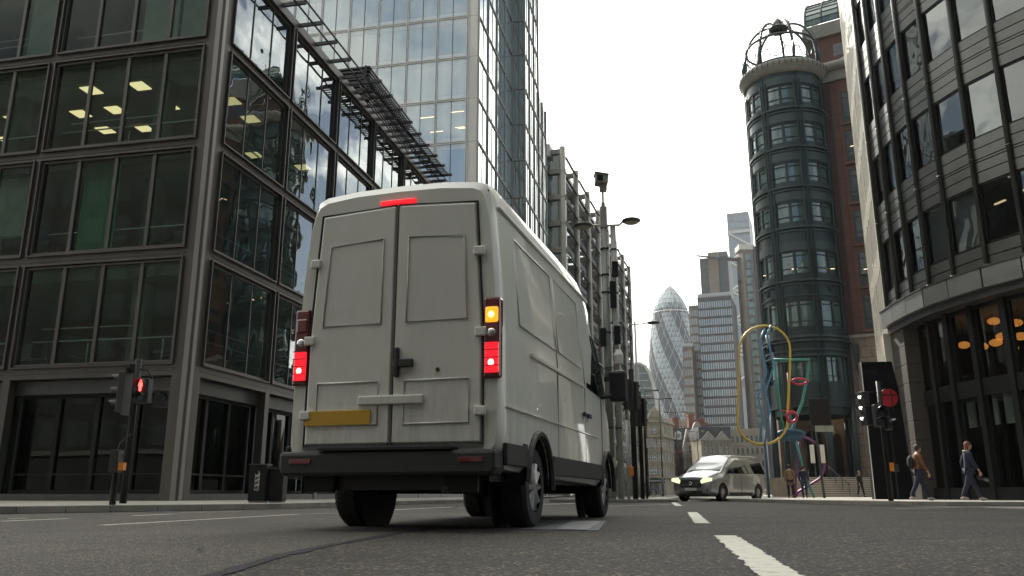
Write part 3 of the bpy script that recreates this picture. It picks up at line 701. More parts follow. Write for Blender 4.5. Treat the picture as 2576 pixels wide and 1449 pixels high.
def tower_group():
    rt, fr, z1, L_ = grid_block('grey_tower', 'broad grey tower with a tight grid of pale windows, in front of the brown towers', 1783, 1872, 750, 300, 20, 15, 3.3, 'grey_tower', 'far_glass', .72, .66)
    MB().box(0, L_, -8, -.3, z1, z1+1.6, fr).build('roof_plant', 'pale_steel', rt)
    rt, fr, z1, L_ = grid_block('brown_tower', 'narrow brown tower with pale windows, left of the broad grey grid tower', 1759, 1784, 770, 303, 20, 5, 3.3, 'brown_tower', 'far_glass', .7, .5)
    b = MB()
    for k in range(14): b.box(-.5+k*.3, -.44+k*.3, -.6, -.5, z1, z1+3.4-.2*k, fr)
    b.build('roof_fence', 'pale_steel', rt)
    rt, fr, z1, L_ = grid_block('brown_wing', 'lowest brown block of the tower group beside the bullet shaped tower', 1737, 1760, 873, 296, 16, 5, 3.3, 'brown_tower', 'far_glass', .66, .5)
    MB().box(-.5, L_+.5, -5, .3, z1, z1+1.2, fr).build('roof_edge', 'pale_steel', rt)
    rt, fr, z1, L_ = grid_block('dark_tower', 'tall dark striped tower with a brown panel, rising behind the grey grid tower', 1795, 1869, 652, 330, 18, 26, 3.4, 'grey_tower', 'far_glass_dark', .8, .5, zlow=60)
    a = (at(1817, 1243, 330).x-fr.o[0]); e = (at(1843, 1243, 330).x-fr.o[0]); MB().box(a, e, .05, .9, 60, z1+2.2, fr).build('brown_panel', 'brown_tower', rt)
    z2 = at(1850, 638, 330).z; MB().box(e, L_, -12, -.1, z1, z2, fr).build('roof_plant', 'grey_tower', rt)
    b = MB()
    for k in range(26): b.box(L_*k/25-.06, L_*k/25+.06, .1, .2, z1, z1+ (5 if k < 8 else 2.8 if k < 14 else 6), fr)
    b.build('roof_fence', 'pale_steel', rt)
    # stair strip and dark flank
    Y = 322; p0 = at(1868, 628, Y); p1 = at(1894, 628, Y)
    t = thing('dark_slab_tower', 'dark slab tower with a pale glazed stair strip, left of the round green tower', 'tower block', (p0.x, Y, 0))
    f2 = frame((p0.x, Y), (1, .0), True); Lw = p1.x-p0.x; zt = p0.z
    MB().box(0, Lw, -10, 0, 0, zt, f2).build('stair_wall', 'brown_tower', t)
    for i in range(28):
        z = zt-2-3.3*i; o = MB().face([f2.p(.8, .3, z-2.9), f2.p(Lw*.55, .9, z-2.4), f2.p(Lw*.55, .9, z-.2), f2.p(.8, .3, z-.2)]).face([f2.p(Lw*.55, .9, z-2.4), f2.p(Lw-1, .3, z-2.9), f2.p(Lw-1, .3, z-.2), f2.p(Lw*.55, .9, z-.2)]).build('stair_window', 'green_glass', t)
    q0 = at(1893, 655, Y); q1 = at(1945, 690, Y-12)
    z_a = at(1893, 612, Y).z; poly = [(Lw, 0), (Lw+22, 0), (Lw+22, z_a-20), (Lw+2, z_a)]; poly = [(Lw, 0), (Lw+12, 0), (Lw+12, z_a-7), (Lw, z_a-1)]
    MB().plate(poly, -14, .5, f2).build('flank_wall', 'block_dark', t)
    MB().box(-1.5, Lw+.5, -6, .4, zt, zt+2.2, f2).build('roof_frame', 'stone_pale', t)
    # small roof crane
    c = thing('roof_crane', 'thin grey crane arm reaching out left from the brown and dark towers', 'crane', tuple(at(1862, 655, 329)))
    a = at(1860, 654, 327); b_ = at(1753, 643.5, 327); 
    k = MB().tube([a, a.lerp(b_, .35)], .8, 6).tube([a.lerp(b_, .3), a.lerp(b_, .75)], .55, 6).tube([a.lerp(b_, .7), b_], .35, 6).tube([b_, b_+Vector((0, 0, 1.4))], .22, 5); k.build('arm', 'grey_tower', c)
    MB().cyl((a.x, a.y), 1.1, a.z-9, a.z+1, 10).build('mast', 'grey_tower', c)
    # far white-braced tower
    rt, fr, z1, L_ = grid_block('braced_tower', 'pale hazy skyscraper with white diagonal braces, half behind the round green tower', 1876, 1935, 538, 470, 30, 12, 4.2, 'pale_steel', 'far_glass', .78, .8, zlow=60)
    b = MB(); z = z1-12.5
    for i in range(5):
        b.tube([fr.p(-.3, .6, z), fr.p(L_, .6, z-9)], .7, 4).tube([fr.p(-.3, .6, z-18), fr.p(L_, .6, z-9)], .7, 4); b.box(-.4, L_+.3, .1, .9, z-.5, z+1.2, fr); z -= 18
    b.build('brace', 'white_paint', rt)
    lw = MB().box(-9, 0, -16, -1, 0, z1-38, fr).build('lower_wing', 'pale_steel', rt)
tower_group()
# ------------------------------------------------------------ old buildings at the far end
def sash(rt, fr, s, z, w_, h, arch=False, fm='white_paint', nm='window'):
    b = MB().box(s-w_/2-.14, s+w_/2+.14, .0, .14, z-.16, z, fr).box(s-w_/2-.14, s-w_/2, 0, .1, z, z+h, fr).box(s+w_/2, s+w_/2+.14, 0, .1, z, z+h, fr).box(s-w_/2-.2, s+w_/2+.2, 0, .2, z+h, z+h+.25, fr)
    o = b.build(nm, 'cream_stone', rt)
    MB().box(s-w_/2, s+w_/2, .02, .05, z, z+.1, fr).box(s-w_/2, s+w_/2, .02, .05, z+h-.1, z+h, fr).box(s-w_/2, s+w_/2, .02, .06, z+h*.5-.05, z+h*.5+.05, fr).box(s-.04, s+.04, .02, .05, z, z+h, fr).box(s-w_/2, s-w_/2+.08, .02, .05, z, z+h, fr).box(s+w_/2-.08, s+w_/2, .02, .05, z, z+h, fr).build('sash', fm, o)
    MB().face([fr.p(s-w_/2, .012, z), fr.p(s+w_/2, .012, z), fr.p(s+w_/2, .012, z+h), fr.p(s-w_/2, .012, z+h)]).build('pane', 'sash_glass', o)
def text(root, s, fr, s0, z, size, m='white_paint', d=.2):
    cu = bpy.data.curves.new('lettering', 'FONT'); cu.body = s; cu.size = size; cu.extrude = .03; cu.align_x = 'CENTER'; cu.space_character = 1.15
    o = bpy.data.objects.new('lettering', cu); col.objects.link(o); o.parent = root; cu.materials.append(M[m])
    me = bpy.data.meshes.new_from_object(o); bpy.data.objects.remove(o); o = bpy.data.objects.new('lettering', me); col.objects.link(o); o.parent = root
    p = Vector(fr.p(s0, d, z))-root.location; o.location = p; ang = math.atan2(fr.dx[1], fr.dx[0]); o.rotation_euler = (R(90), 0, ang); return o
def added_blocks():  # unseen blocks added behind the camera: dark window reflections, less skylight on the street
    for n_, (x0, y0, x1, y1, H, lab) in enumerate(((-75, -4, -20, -15, 44, 'unseen dark stone office block added across the side road for the corner office windows to mirror'), (-17, -16, 20, -24, 40, 'unseen brown office block added across the junction for the shopfront windows to mirror'), (26, -14, 60, -4, 36, 'unseen grey office block added across the junction for the curved facade to mirror'))):
        d = Vector((x1-x0, y1-y0)); L_ = d.length; d.normalize(); f = Fr((x0, y0), (d.x, d.y), (-d.y, d.x)); rt = thing('added_office_block', lab, 'office building', (x0, y0, 0))
        MB().box(0, L_, -18, 0, 0, H, f).build('wall', ('granite', 'block_dark', 'block_dark')[n_], rt)
        for i in range(int(H/3.9)-1): 
            b = MB(); k = 0
            while k*3+2.6 < L_: b.box(k*3+.5, k*3+2.7, -.05, .04, 4.6+i*3.9, 7.1+i*3.9, f); k += 1
            b.build('window_band', 'glass_dark', rt)
        MB().box(-.2, L_+.2, 0, .5, H-.6, H+.2, f).box(-.2, L_+.2, 0, .3, 3.8, 4.2, f).build('cornice', 'clad', rt)
def old_buildings():
    Y = 205; a = at(1560, 1243, Y); c = at(1673, 1243, Y)
    rt = thing('corner_stone_building', 'pale stone corner building with sash windows and dark shopfront at the street end', 'building', (a.x, Y, .12))
    fr = Fr((a.x, Y), (1, 0), (0, -1)); L_ = c.x-a.x; f2 = frame((c.x, Y), (.42, .91)); H = 17.8
    MB().box(0, L_, -16, 0, .1, H, fr).box(0, 11, -10, 0.003, .1, H, f2).build('wall', 'portland', rt)
    k = MB()
    for f_, l in ((fr, L_), (f2, 11)):
        for z, dd, hh in ((4.2, .5, .45), (7.6, .2, .25), (10.8, .2, .25), (14.0, .55, .5), (17.6, .5, .5)): k.box(-.2, l+.2, .004, dd, z, z+hh, f_)
        for z in (7.2, 10.4): k.box(0, l, .004, .1, z, z+.12, f_)
        k.box(-.1, l+.1, -.3, .1, 18.1, 18.9, f_)
    k.build('cornice', 'portland', rt)
    q = MB()
    for i in range(int(L_/1.6)): q.box(i*1.6, i*1.6+.18, .0, .14, 4.65, 14.0, fr) if i % 2 == 0 else None
    q.build('pilaster', 'portland', rt)
    xs = [at(x, 1243, Y).x-a.x for x in (1614, 1637.5, 1652.5, 1669)]
    for z in (4.95, 8.1, 11.4):
        for s_ in xs[1:]+[xs[0]]: sash(rt, fr, s_-.3, z+.1, 1.0, 1.8)
        for s_ in (1.6, 4.3, 7.0, 9.5): sash(rt, f2, s_, z+.1, .95, 1.8)
    sash(rt, fr, at(1652, 1243, Y).x-a.x, 14.9, 1.1, 1.7); sash(rt, fr, at(1620, 1243, Y).x-a.x, 14.9, 1.1, 1.7); sash(rt, f2, 3, 14.9, 1, 1.7); sash(rt, f2, 7, 14.9, 1, 1.7)
    s0, s1 = at(1625, 1243, Y).x-a.x, L_
    MB().box(s0, s1+.1, .01, .35, 3.0, 3.95, fr).build('shop_sign', 'black_metal', rt)
    text(rt, 'PIZZAEXPRESS', fr, (s0+s1)/2+.2, 3.25, .62, d=.42)
    for i in range(6):
        s_ = 1+i*(L_-2)/6; window(rt, fr, s_, s_+(L_-2)/6-.5, .5, 2.9, 2, 'black_metal', 'shop_glass', name='shop_window', inset=.02)
    # roof chimneys and gable of the corner
    MB().plate([(L_-3.4, 18.9), (L_+.1, 18.9), (L_-.4, 20.2), (L_-1.1, 20.6), (L_-1.6, 21.6), (L_-2.1, 20.6), (L_-2.9, 20.2)], -.1, .25, fr).build('gable', 'portland', rt)
    MB().box(2, L_-4, -8, -3, H, H+1.4, fr).build('roof', 'slate', rt)
    # red brick house
    Y = 228; a = at(1679, 1243, Y); b_ = at(1706, 1243, Y+22)
    rt = thing('red_brick_building', 'narrow red brick building beside the pale stone corner building', 'building', (a.x, Y, .12)); f3 = frame((a.x, Y), (b_.x-a.x, 22)); L3 = math.hypot(b_.x-a.x, 22)
    MB().box(0, L3, -14, 0, .1, 14.8, f3).build('wall', 'red_brick', rt)
    k = MB()
    for z in (4, 8.2, 12, 14.8): k.box(-.1, L3, .01, .3, z, z+.3, f3)
    for i in range(6): k.box(i*L3/6+.2, i*L3/6+.5, .01, .12, 4, 14.8, f3)
    k.build('stone_band', 'cream_stone', rt)
    for z in (5, 8.9, 12.4):
        for i in range(6): sash(rt, f3, (i+.58)*L3/6, z, 1.3, 1.9)
    MB().prism([(-1, 0), (L3, 0), (L3-3, -8), (1, -8)], 15.1, 17, f3).build('roof', 'slate', rt)
    # dark slate roofed block with dormers
    Y = 245; a = at(1686, 1243, Y); b_ = at(1800, 1243, Y)
    rt = thing('slate_roof_building', 'red brick range under a dark slate roof with chimneys and small white dormers', 'building', (a.x, Y, .12)); f4 = Fr((a.x, Y), (1, 0), (0, -1)); L4 = b_.x-a.x
    MB().box(0, L4, -14, 0, .1, 13, f4).build('wall', 'red_brick', rt)
    MB().plate([(0, 13), (L4, 13), (L4-1, 20.0), (1.2, 19)], -9, -1, f4).build('roof', 'slate', rt)
    for px_, pw, zt in ((1703, 16, 22.5), (1745, 15, 23.5), (1764, 20, 22.2), (1782, 12, 21)):
        p = at(px_, 1243, Y).x-a.x; w2 = pw/2124*Y; MB().box(p, p+w2, -4, -1.5, 13, zt, f4).box(p-.15, p+w2+.15, -4.15, -1.35, zt-.5, zt-.2, f4).build('chimney', 'red_brick', rt)
    for px_ in (1714, 1751, 1760):
        p = at(px_, 1243, Y).x-a.x; w_ = MB().box(p-.9, p+.9, -2, -.3, 16, 17.9, f4).plate([(p-1.1, 17.9), (p+1.1, 17.9), (p, 18.5)], -2, -.2, f4).build('dormer', 'white_paint', rt)
        MB().box(p-.6, p+.6, -.3, -.27, 16.3, 17.6, f4).build('pane', 'sash_glass', w_)
    # white gothic gabled bays
    for n_, (px_, hw, z0, z1, lab) in enumerate(((1737, 11.5, 8, 18.4, 'pointed'), (1763, 14, 8, 20.2, 'round arched'))):
        Y2 = 236-n_*3; p = at(px_, 1243, Y2); w2 = hw/2124*Y2
        t = thing('gabled_building', 'white %s gable front among the dark roofs' % lab, 'building', (p.x, Y2, .12)); f5 = Fr((p.x, Y2), (1, 0), (0, -1))
        if n_ == 0: poly = [(-w2, .1), (w2, .1), (w2, z1-5), (w2*.9, z1-4.2), (.12, z1), (-.12, z1), (-w2*.9, z1-4.2), (-w2, z1-5)]
        else: poly = [(-w2, .1), (w2, .1), (w2, z1-5)]+[(w2*math.cos(a_), z1-5+5*math.sin(a_)) for a_ in [i*math.pi/10 for i in range(1, 10)]]+[(-w2, z1-5)]
        MB().plate(poly, -1.6, 0, f5).build('wall', 'cream_stone', t); MB().box(-w2+.1, w2-.1, -8, -1.5, .1, z1-6.5, f5).build('rear_block', 'slate', t)
        MB().box(-w2-.5, w2+.5, .003, .5, z1-8.0, z1-7.3, f5).box(-w2-.3, w2+.3, .003, .3, z1-11, z1-10.6, f5).build('ledge', 'cream_stone', t)
        sash(t, f5, -w2*.42, z1-7.0, .75, 2.2); sash(t, f5, w2*.42, z1-7.0, .75, 2.2)
        MB().plate([(-.7, z1-3.8), (.7, z1-3.8), (0, z1-1.6)], .003, .05, f5).build('gable_pane', 'sash_glass', t)
    # pale pedimented building
    Y = 218; a = at(1771, 1243, Y); b_ = at(1850, 1243, Y); L5 = b_.x-a.x; f6 = Fr((a.x, Y), (1, 0), (0, -1))
    rt = thing('pediment_building', 'pale stone building with two triangular pediments behind the silver people carrier', 'building', (a.x, Y, .12))
    MB().box(0, L5, -12, 0, .1, 14.4, f6).build('wall', 'portland', rt)
    k = MB()
    for c0 in (2.0, 5.6): k.plate([(c0-1.7, 14.4), (c0+1.7, 14.4), (c0, 16.4)], -2, .4, f6)
    for z in (5, 9, 14): k.box(-.2, L5+.2, .004, .4, z, z+.4, f6)
    for i in range(9): k.box(.2+i*.85, .38+i*.85, .004, .3, 9.4, 14, f6)
    k.build('pediment', 'cream_stone', rt)
    for z in (5.8, 10.2):
        for i in range(4): sash(rt, f6, 1+i*1.9, z, .8, 2)
    MB().box(-.3, L5, -11, -1, 14.4, 17.6, f6).build('roof', 'slate', rt)
    # low hazy blocks closing the street
    for n_, (x0, x1, yt, Y_) in enumerate(((1702, 1760, 1058, 330), (1846, 1932, 1080, 250))):
        lab = ('plain grey stone block low behind the slate roofs', 'pale grey stone block low behind the looping sculpture')[n_]
        grid_block('stone_building', lab, x0, x1, yt, Y_, 14, 7, 3.6, 'portland', 'sash_glass', .5, .4)
old_buildings()
added_blocks()
# ------------------------------------------------------------ round green tower with open dome
def round_tower():
    cx, cy, RR = 25.5, 70.0, 3.35
    rt = thing('round_tower', 'dark green round corner tower with bay windows and an open ribbed dome on top', 'tower', (cx, cy, .12))
    base = math.atan2(-70, -25.5); 
    def ang(off): return base+off                              # offset from the side that faces the street corner
    def V(r, q, z): return (cx+r*math.cos(q), cy+r*math.sin(q), z)
    MB().lathe([(RR-.35, 7.6), (RR-.35, 37)], (cx, cy), 48).build('core', 'black_metal', rt, True)
    BAND = [33.8, 30.05, 26.3, 22.6, 18.9-.0, 13.25]
    sp = MB(); lt = MB()
    def ring(mb, r0, r1, z0, z1): mb.lathe([(r0, z0), (r1, z0), (r1, z1), (r0, z1)], (cx, cy), 56)
    rows = [(34.15, 36.05), (30.4, 32.3), (26.7, 28.6), (23.0, 24.9), (18.4, 20.45), (13.8, 16.15), (9.2, 11.35)]
    # solid bands between window rows
    edges = [37.6]
    prev = 37.4
    for z0, z1 in rows:
        ring(sp, RR-.3, RR, z1, prev); prev = z0
    ring(sp, RR-.3, RR+.02, 7.5, 9.2)
    sp.build('spandrel', 'green_metal', rt, 2)
    for z in (33.75, 30.0, 26.3, 22.6, 17.9, 13.1):
        ring(lt, RR, RR+.22, z-.15, z+.05); ring(lt, RR, RR+.12, z-.42, z-.3)
    for z in (36.6, 32.9, 29.2, 25.5, 21.0): ring(lt, RR, RR+.07, z-.5, z+.25)
    for z in (12.0, 11.55): ring(lt, RR, RR+.18, z-.15, z)
    ring(lt, RR, RR+.3, 12.6, 12.75); ring(lt, RR, RR+.12, 16.5, 16.6)
    lt.build('moulding', 'green_metal_light', rt, 2)
    bay = math.radians(51.4); c0 = math.radians(-6)
    st = MB()
    for k in range(-3, 4):
        q = ang(c0+bay*(k+.5))
        for dq in (-.075, .075): st.cyl(V(RR+.09, q+dq, 0), .085, 7.6, 36.4, 6)
        st.tube([V(RR+.22, q, 8), V(RR+.22, q, 37.2)], .05, 5)
    st.build('post', 'green_metal', rt)
    for k in range(-2, 3):
        for (z0, z1) in rows:
            f = MB(); p = MB()
            for m in (-1, 1):
                qa = c0+bay*k+(m*.5-.5)*bay*.40*1.0+(.012 if m > 0 else -.012); qb = qa+bay*.40; n = 4
                if z0 < 10: qa -= 0
                def arc(r0, r1, za, zb, a, b_, mb):
                    for i in range(n):
                        u, v_ = ang(a+(b_-a)*i/n), ang(a+(b_-a)*(i+1)/n)
                        mb.face([V(r1, u, za), V(r1, v_, za), V(r1, v_, zb), V(r1, u, zb)])
                        mb.face([V(r0, u, zb), V(r1, u, zb), V(r1, v_, zb), V(r0, v_, zb)]); mb.face([V(r0, u, za), V(r1, u, za), V(r1, v_, za), V(r0, v_, za)])
                arc(RR-.2, RR-.02, z0, z0+.09, qa, qb, f); arc(RR-.2, RR-.02, z1-.09, z1, qa, qb, f); arc(RR-.2, RR-.03, z0+.5, z0+.56, qa, qb, f); arc(RR-.2, RR-.03, z1-.42, z1-.36, qa, qb, f)
                for q in (qa+.012, qb-.012): f.tube([V(RR-.06, ang(q), z0), V(RR-.06, ang(q), z1)], .05, 4)
                if z0 < 10: f.tube([V(RR-.06, ang((qa+qb)/2), z0), V(RR-.06, ang((qa+qb)/2), z1)], .04, 4)
                for i in range(n):
                    u, v_ = ang(qa+(qb-qa)*i/n), ang(qa+(qb-qa)*(i+1)/n)
                    p.face([V(RR-.12, u, z0), V(RR-.12, v_, z0), V(RR-.12, v_, z1), V(RR-.12, u, z1)])
            # mullion panels to the posts
            for sgn in (-1, 1):
                a_ = c0+bay*k+sgn*bay*.41; b_ = c0+bay*k+sgn*bay*.5
                u, v_ = ang(a_), ang(b_); f.face([V(RR-.03, u, z0), V(RR-.03, v_, z0), V(RR-.03, v_, z1), V(RR-.03, u, z1)])
            u, v_ = ang(c0+bay*k-.03), ang(c0+bay*k+.03); f.face([V(RR+.0, u, z0), V(RR+.0, v_, z0), V(RR+.0, v_, z1), V(RR+.0, u, z1)])
            o = f.build('window', 'green_metal', rt); p.build('pane', 'green_glass', o)
            if z0 in (18.4,):
                MB().box(-.3, .5, 0, .03, z0+.45, z0+.5, frame((V(RR-.1, ang(c0+bay*k), 0)[:2]), (1, -.1))).build('lit_tube', 'tube_light', o)
        q = ang(c0+bay*k); c = V(RR+.03, q, 17.2); rr = MB()
        tx = (-math.sin(q), math.cos(q))
        for r_ in (.36, .2): rr.tube([(c[0]+tx[0]*r_*math.cos(a), c[1]+tx[1]*r_*math.cos(a), c[2]+r_*math.sin(a)) for a in [i*math.pi/8 for i in range(16)]], .035, 4, closed=True)
        rr.build('roundel', 'green_metal_light', rt)
    # ground floor posts and canopy ring
    co = MB()
    for k in range(-3, 4):
        q = ang(c0+bay*(k+.5)); co.cyl(V(RR-.1, q, 0), .28, .12, 7.6, 10)
    co.build('ground_column', 'green_metal', rt, True)
    lw = MB().box(-1.9, 7, 3.3, 3.8, .12, 7.6, Fr((cx, cy), (1, 0), (0, 1)))
    lw.build('lobby_wall', 'rust_stone', rt)
    for s_ in (-.9, 1.0, 2.8):
        MB().plate([(s_-.7, 1.6), (s_+.7, 1.6), (s_+.7, 5)]+[(s_+.7*math.cos(a), 5+.7*math.sin(a)) for a in [i*math.pi/8 for i in range(1, 8)]]+[(s_-.7, 5)], 3.2, 3.32, Fr((cx, cy), (1, 0), (0, 1))).build('lobby_doorway', 'glass_dark', rt)
    MB().lathe([(RR+.05, 7.2), (RR+.05, 7.6), (.2, 7.62)], (cx, cy), 40).lathe([(RR-.25, 6.6), (RR-.25, 7.2)], (cx, cy), 40).build('soffit_ring', 'green_metal', rt)
    # cornice
    cm = MB().lathe([(RR-.2, 37.2), (RR+.25, 37.3), (RR+.3, 37.55), (RR+.55, 37.8), (RR+.62, 38.1), (RR+.5, 38.35), (RR+.1, 38.45), (RR-.5, 38.4)], (cx, cy), 64); cm.build('cornice', 'cream_stone', rt, True)
    dn = MB()
    for k in range(48):
        q = 2*math.pi*k/48; dn.tube([V(RR+.58, q, 37.78), V(RR+.66, q, 38.1), V(RR+.5, q, 38.38)], .03, 4)
    dn.build('cornice_rib', 'green_metal', rt)
    MB().lathe([(0, 38.3), (RR, 38.35)], (cx, cy), 32).build('deck', 'cream_stone', rt)
    # open dome: paired ribs, ring, ovals and a mast
    zb, zt_, rd = 38.4, 43.7, RR-.05; rb = MB(); ladder = MB()
    def dome(q, off, r0=rd):
        pts = []
        for i in range(13):
            t = i/12*math.pi/2; r = .35+(r0-.35+off)*math.cos(t)**.8 if i < 12 else .35; pts.append((r, zb+1.2+(zt_-zb-1.2+off)*math.sin(t)))
        return [V(r0+off, q, zb)]+[V(r, q, z) for r, z in pts]
    for k in range(7):
        q = ang(c0+bay*(k+.5)); rb.tube(dome(q, 0), [.12]*12+[.07, .07], 6)
        P = dome(q, .28); ladder.tube(P, .035, 4); A_ = dome(q, .0)
        for i in range(1, len(P)-1):
            for fct in (0, .5): 
                ladder.tube([Vector(P[i]).lerp(Vector(P[i+1]), fct), Vector(A_[i]).lerp(Vector(A_[i+1]), fct)], .02, 4)
        rb.tube([V(RR+.1, q, 38.4), V(RR+.2, q, 39.6), V(RR+.02, q, 40.5)], [.1, .16, .02], 5)
    rb.build('dome_rib', 'green_metal_light', rt, True); ladder.build('rib_ladder', 'green_metal_light', rt)
    rg = MB()
    for r_, z, t in ((rd-.16, 41.25, .11), (.75, 43.45, .14), (rd, 38.7, .1)): rg.tube([V(r_, 2*math.pi*i/40, z) for i in range(40)], t, 6, closed=True)
    for k in range(7):
        q = ang(c0+bay*k); n = 18; rg.tube([V(rd-.12, q+.24*math.cos(2*math.pi*i/n), 39.9+.82*math.sin(2*math.pi*i/n)) for i in range(n)], .05, 4, closed=True)
        rg.tube([V(rd-.1, q-bay*.5, 39.9), V(rd-.1, q-.24, 39.9)], .05, 4).tube([V(rd-.1, q+.24, 39.9), V(rd-.1, q+bay*.5, 39.9)], .05, 4).tube([V(rd-.15, q, 40.7), V(rd-.16, q, 41.2)], .04, 4).tube([V(rd-.1, q, 38.5), V(rd-.1, q, 39.1)], .04, 4)
    rg.build('dome_ring', 'green_metal', rt, True)
    MB().lathe([(.5, 43.5), (.62, 43.8), (.45, 44.2), (.18, 44.55), (.0, 44.7)], (cx, cy), 10).lathe([(.75, 43.2), (.95, 43.45), (.6, 43.8)], (cx, cy), 12).build('finial', 'green_metal', rt)
    MB().cyl((cx, cy), .04, 44.5, 47.2, 6, .015).build('mast', 'dark_steel', rt)
round_tower()

def red_building():
    P0 = (28.1, 68.8); f = Fr(P0, (.843, -.538), (-.538, -.843)); rt = thing('red_granite_building', 'red granite block with green barrel roof, right of the round tower', 'building', (P0[0], P0[1], .12))
    MB().box(-.6, 14, -10, -.0, 13.2, 37.0, f).box(-2.5, 0, -10, -1.2, 13, 37.0, f).build('wall', 'red_granite', rt)
    MB().box(.2, 14, -10, .12, 7.5, 13.2, f).box(.2, 1.9, -10, .12, .12, 7.6, f).box(3.6, 14, -10, .12, .12, 7.6, f).build('lower_wall', 'rust_stone', rt)
    jn = MB()
    for i in range(19): z = 13.6+i*1.25; jn.box(-.55, 13, .0, .012, z, z+.035, f)
    for s_ in (.0, .9, 1.6, 3.3, 5): jn.box(s_, s_+.04, .0, .013, 13.2, 37, f)
    jn.build('joint', 'joint_dark', rt)
    j2 = MB()
    for i in range(15): z = .6+i*.9; j2.box(.2, 14, .12, .13, z, z+.03, f)
    for i in range(14): 
        for k in range(4): j2.box(.5+k*.9+(i % 2)*.45, .53+k*.9+(i % 2)*.45, .12, .13, .6+i*.9, 1.5+i*.9, f)
    j2.build('joint', 'joint_dark', rt)
    MB().box(1.05, 1.15, .0, .10, 13.2, 37.5, f).build('drain_pipe', 'green_metal', rt)
    MB().plate([(.85, 12.6), (1.35, 12.6), (1.25, 11), (1.1, 9.8), (.95, 11)], .12, .35, f).build('bracket', 'green_metal', rt)
    k = MB().box(-.5, 14, 0, .25, 36.9, 37.5, f); k.tube([f.p(.0, .35, 38.3), f.p(14, .35, 38.3)], .42, 12); k.box(-.3, 14, -.5, .2, 37.4, 37.9, f); MB().box(-.5, 14, .0, .3, 13.1, 13.35, f).build('string_course', 'cream_stone', rt)
    k.build('cornice', 'cream_stone', rt)
    ST = 3.78
    for c0, nn in ((2.05, 6), (5.6, 6)):
        for i in range(nn):
            z1 = 35.6-ST*i+.05; z0 = z1-2.5
            b = MB().box(c0, c0+1.9, -.25, .05, z0-.5, z0, f)
            for t in (0, .6, 1.25, 1.85): b.box(c0+t, c0+t+.07, .013, .06, z0, z1, f)
            for t in (0, .45, 1.9, 2.45): b.box(c0, c0+1.9, .0135, .055, z0+t, z0+t+.07, f)
            b.box(c0-.06, c0, -.2, .03, z0-.5, z1, f).box(c0+1.9, c0+1.96, -.2, .03, z0-.5, z1, f)
            o = b.build('window', 'green_metal', rt); MB().box(c0, c0+1.9, -.15, .012, z0, z1, f).build('pane', 'red_glass', o)
            MB().box(c0-.2, c0+2.1, .0, .18, z0-.75, z0-.5, f).build('sill', 'red_granite', rt)
            if i in (1, 4): MB().box(c0+.3, c0+1.2, .0125, .02, z0+.9, z0+.96, f).box(c0+.3, c0+1.0, .0125, .02, z0+1.9, z0+1.95, f).build('lit_tube', 'tube_light', o)
    # set-back upper storeys with barrel roof
    g_ = Fr(f.p(0, -5, 0)[:2], f.dx, f.n)
    MB().box(-1.6, 14, -8, 0, 37, 44.3, g_).build('upper_wall', 'red_granite', rt)
    b = MB()
    for z in (39.2, 42): b.box(1.0, 2.0, -.05, .03, z, z+1.3, g_).box(3.0, 4.4, -.05, .03, z, z+1.3, g_)
    b.build('upper_window', 'glass_dark', rt)
    MB().box(-1.7, 14, -8, .35, 44.3, 45.7, g_).build('upper_cornice', 'cream_stone', rt)
    br = MB(); pf = [(-5+5*math.cos(a)+.0, 46+4.3*math.sin(a)) for a in [i*math.pi/2/10 for i in range(11)]]
    for (d0, z0), (d1, z1) in zip(pf[:-1], pf[1:]): br.face([g_.p(-1.4, d0, z0), g_.p(14, d0, z0), g_.p(14, d1, z1), g_.p(-1.4, d1, z1)])
    br.plate([(-1.4, 45.5), (-1.39, 45.5), (-1.39, 50), (-1.4, 50)], -8, -3, g_); br.build('barrel_roof', 'green_glass', rt)
    r_ = MB()
    for d0, z0 in pf: r_.box(-1.4, 14, d0-.03, d0+.05, z0-.03, z0+.06, g_)
    for s_ in (-1.4, .2, 1.8, 2.4, 3.2, 5): r_.tube([g_.p(s_, d0+.06, z0+.03) for d0, z0 in pf], .09, 4)
    r_.build('roof_rib', 'green_metal', rt)
    MB().box(1.2, 6, -5, -1.5, 50.2, 51.2, g_).build('roof_plant', 'black_metal', rt)
    MB().plate([(1.0, 38.7), (4, 38.7), (4, 40.1)], -3, -.5, f).build('skylight', 'pale_steel', rt)
    # entrance steps under the tower
red_building()
def steps():
    rt = thing('entrance_steps', 'broad dim stone steps rising to the entrance under the round tower', 'steps', (22, 62, .12)); f = Fr((18.6, 60.5), (.96, .1), (.1, -.96))
    b = MB()
    for i in range(9): b.box(2.6, 10.5, -.35*i-6, -.35*i, .12+.16*i, .12+.16*(i+1)-(0 if 1 else 0), f)
    b.build('stair', 'rust_stone', rt)
    e = MB()
    for i in range(9): e.box(2.6, 10.5, -.35*i-.06, -.35*i+.004, .12+.16*(i+1)-.03, .12+.16*(i+1)+.004, f)
    e.build('nosing', 'stone_pale', rt)
    r_ = MB().tube([f.p(6, .2, 1), f.p(6, -3, 2.5)], .03, 6)
    for t in (0, -1, -2, -3): r_.tube([f.p(6, .2+t, .2-.4*t*0), f.p(6, .2+t, 1.1-.47*t)], .025, 5)
    r_.build('hand_rail', 'dark_steel', rt)
steps()

